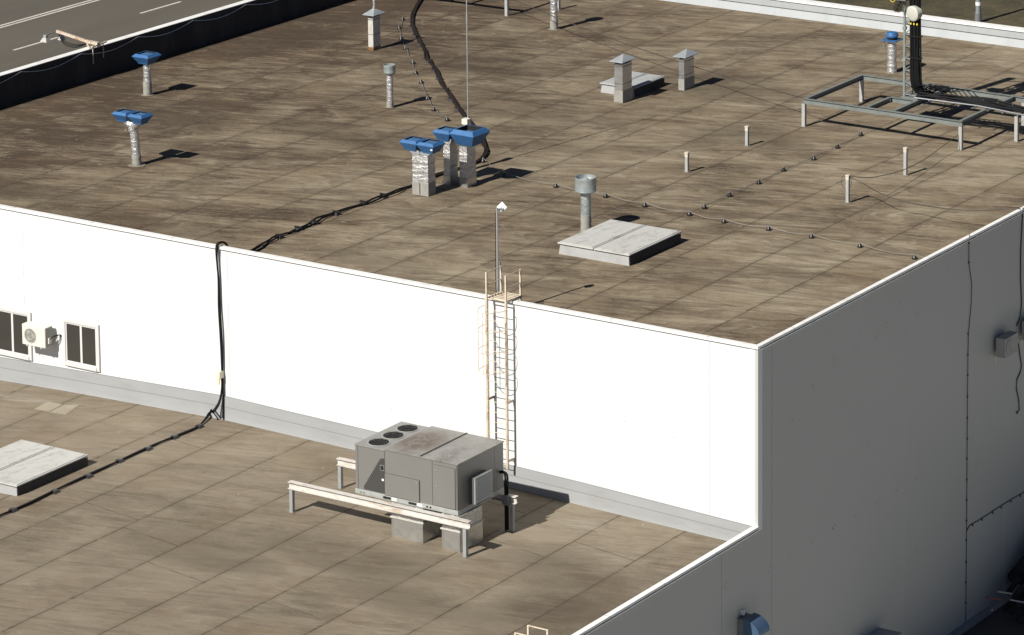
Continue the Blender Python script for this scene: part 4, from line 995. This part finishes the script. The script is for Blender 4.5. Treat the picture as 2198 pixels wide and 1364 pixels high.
# cables on the side wall with round fixings
def wallcable(pts, r, label, dots=()):
    P = [wx(u, v, .02) for u, v in pts]; t = thing('wall_cable', P[0], label, 'cable'); o = P[0]
    MB().tube([p-o for p in P], r, 6).build('cable', M['darkwire'], t)
    mb = MB()
    for u, v in dots: d = wx(u, v, .02)-o; MB().lathe(0,0,[(.001,0)],3); MB().box(d.x-.015, d.x+.02, d.y-.026, d.y+.026, d.z-.028, d.z+.028).build('fixing', M['block'], t, bevel=.01)
vv = [522,564,717,762,806,852,897,942,985,1030,1074,1118,1160,1206,1250,1294]
wallcable([(2081,500),(2080,520),(2080,565),(2086,610),(2085,650),(2079,717),(2078,762),(2077,852),(2076,985),(2075,1160),(2074,1250),(2073,1338)], .011, 'dark cable running straight down the shaded side wall on round fixings', [(2080-7*(v-522)/770, v) for v in vv])
wallcable([(2075,1140),(2082,1128),(2100,1118),(2140,1092),(2170,1073),(2200,1056),(2240,1032)], .013, 'dark cable climbing diagonally to the right across the shaded side wall', [(2088,1128),(2108,1116),(2131,1101),(2149,1090),(2170,1077),(2190,1065)])
wallcable([(2196,446),(2194,480),(2191,540),(2191,600),(2193,650),(2190,680),(2182,700)], .020, 'dark cable hanging from the right roof edge to the upper condenser')
wallcable([(2186,738),(2189,760),(2193,785),(2190,800),(2183,815),(2182,835),(2187,860),(2188,880),(2183,888),(2182,884)], .018, 'loose dark cable end dangling below the side wall condensers')
# hood vent low on the side wall
P = wx(1592, 1328)
t = thing('wall_hood_vent', (0, P.y, P.z), 'curved metal hood vent with bluish top low on the side wall', 'vent')
MB().box(0, .20, -.24, .24, -.55, .08).build('collar', M['antgrey'], t, bevel=.01)
mb = MB(); n = 8; pr = [(.22,.12)]+[(.22+.50*math.sin(R(90)*k/n), .12-.40*(1-math.cos(R(90)*k/n))) for k in range(1, n+1)]
vs = []; fs = []
for x, z in pr: vs += [(x,-.28,z),(x,.28,z)]
for k in range(n): a = 2*k; fs.append((a, a+1, a+3, a+2))
m_ = len(vs); vs += [(.22,-.28,-.62),(.22,.28,-.62)]
fs.append(tuple([m_]+[2*k for k in range(n, -1, -1)])); fs.append(tuple([m_+1]+[2*k+1 for k in range(n+1)]))
MB().add(vs, fs).build('hood', M['hoodblue'], t)
MB().box(0, .10, -.05, .02, .12, .26).build('bracket', M['white_plast'], t)
# base kerb, awning edge and scrap at the foot of the wall
MB().box(0.0, .22, 9.2, 13.6, ZG, ZG+.10).build('kerb', M['kerbs'], kind='structure')
t = thing('canopy', (0, 6.6, -9.75), 'edge of a small pale canopy low on the side wall at the bottom edge', 'canopy')
P = wx(1872, 1354, .02); t.location = (0, P.y, P.z)
MB().box(0.005, .8, -1.2, .22, -.60, -.55).build('canopy_roof', M['flashlight'], t); MB().bar((.02,-.1,-1.1), (.9,-.1,-.62), .05).bar((.02,-1.2,-1.1), (.9,-1.2,-.62), .05).build('brace', M['antgrey'], t)
t.location = (0, P.y+.2, P.z+.50)
P = at(2150, 1300, ZG)
t = thing('scrap_heap', (P.x+1.4, P.y+1.5, ZG), 'dark heap of boards and tubes at the foot of the shaded side wall', 'scrap')
rnd = random.Random(11)
for k in range(90):
    x = rnd.uniform(-1.2,3.6); y = rnd.uniform(-2.6,7); zz = rnd.uniform(.3,.9)+max(0,min(1.6,(y+2.2)*.35)); s = rnd.uniform(.18,.5)
    a = rnd.uniform(-.5,.5); mb = MB().bar((x-s*math.cos(a), y-s*math.sin(a), 0.0 if k % 2 else zz*.4), (x+s*math.cos(a), y+s*math.sin(a), zz), s, s*.8)
    mb.build('crate' if k % 2 else 'board', M['scrapdark'], t, bevel=.02)
for k, (a, b_, m_) in enumerate((((2117,1282),(2150,1288),'scrapred'), ((2141,1270),(2172,1275),'kerbs'), ((2168,1288),(2200,1294),'steel'), ((2125,1312),(2130,1310),'kerbs'))):
    A = wx(*a, 1.3)-t.location; Bp = wx(*b_, 1.6)-t.location
    MB().tube([A, Bp], .025, 6).build('tube', M[m_], t)

# ================================================================== FLOODLIGHTS ON THE PARAPET, LAMP POST
P = Vector((XL-.1, wx(205, 117, XL).y, .45))
t = thing('floodlight_arm', P, 'rusty bracket with two small floodlights reaching over the road side parapet', 'floodlight')
MB().bar((.15,.1,.12), (-.25,0,.16), .16, .09).bar((-.2,0,.16), (-1.55,-.15,.42), .09, .09).bar((.14,-.25,.04), (.14,.55,.10), .05).bar((.16,-.2,.1), (.16,-.2,-.55), .03).bar((.16,.35,.1), (.16,.35,-.45), .03).bar((.1,-.3,.02), (-.2,-.1,.1), .04).build('arm', rusty('arm_rust', (.54,.46,.36), (.30,.14,.06), .5, 6), t)
for dx, dy, dz, s in ((-1.72,-.55,.32,1.0), (-1.50,.02,.30,.75)):
    l = MB().frus(dx, dy, dz-.22, .15*s, .15*s, dz-.08, .08*s, .08*s).box(dx-.06*s, dx+.06*s, dy-.06*s, dy+.06*s, dz-.08, dz+.02).build('lamp_head', M['lampgrey'], t)
    MB().box(dx-.13*s, dx+.13*s, dy-.13*s, dy+.13*s, dz-.228, dz-.221).build('lens', M['frame'], l)
MB().bar((-1.55,-.15,.40), (-1.72,-.55,.33), .03).build('spigot', M['antgrey'], t)
mb = MB()
for k in range(3): mb.tube(smoothpath([(-1.5,-.15,.38),(-1.2,-.18,.12-.06*k),(-.7,-.12,.02-.05*k),(-.2,-.02,.10),(.1,.1,.1)], 5), .016, 5)
mb.build('lead', M['cable'], t)
P = at(2120, 46, ZG)
t = thing('lamp_post', (P.x-.3, P.y-.5, ZG), 'grey tubular lamp post with a white band beyond the far parapet', 'lamp post')
MB().tube([(0,0,0),(0,0,1.5),(0,0,9)], [.14,.13,.07], 14).build('pole', M['greenmast'], t, smooth=True)
MB().tube([(0,0,0),(0,0,.5)], .18, 14).build('base', M['antgrey'], t, smooth=True)
z1_ = top(t.location, 2120, 12)-ZG; MB().tube([(0,0,z1_),(0,0,z1_+.18)], .15, 14).build('band', M['white_plast'], t, smooth=True)
MB().bar((0,0,8.9), (-1.2,0,9.2), .07).box(-1.7, -1.1, -.12, .12, 9.12, 9.24).build('lamp_head', M['lampgrey'], t)
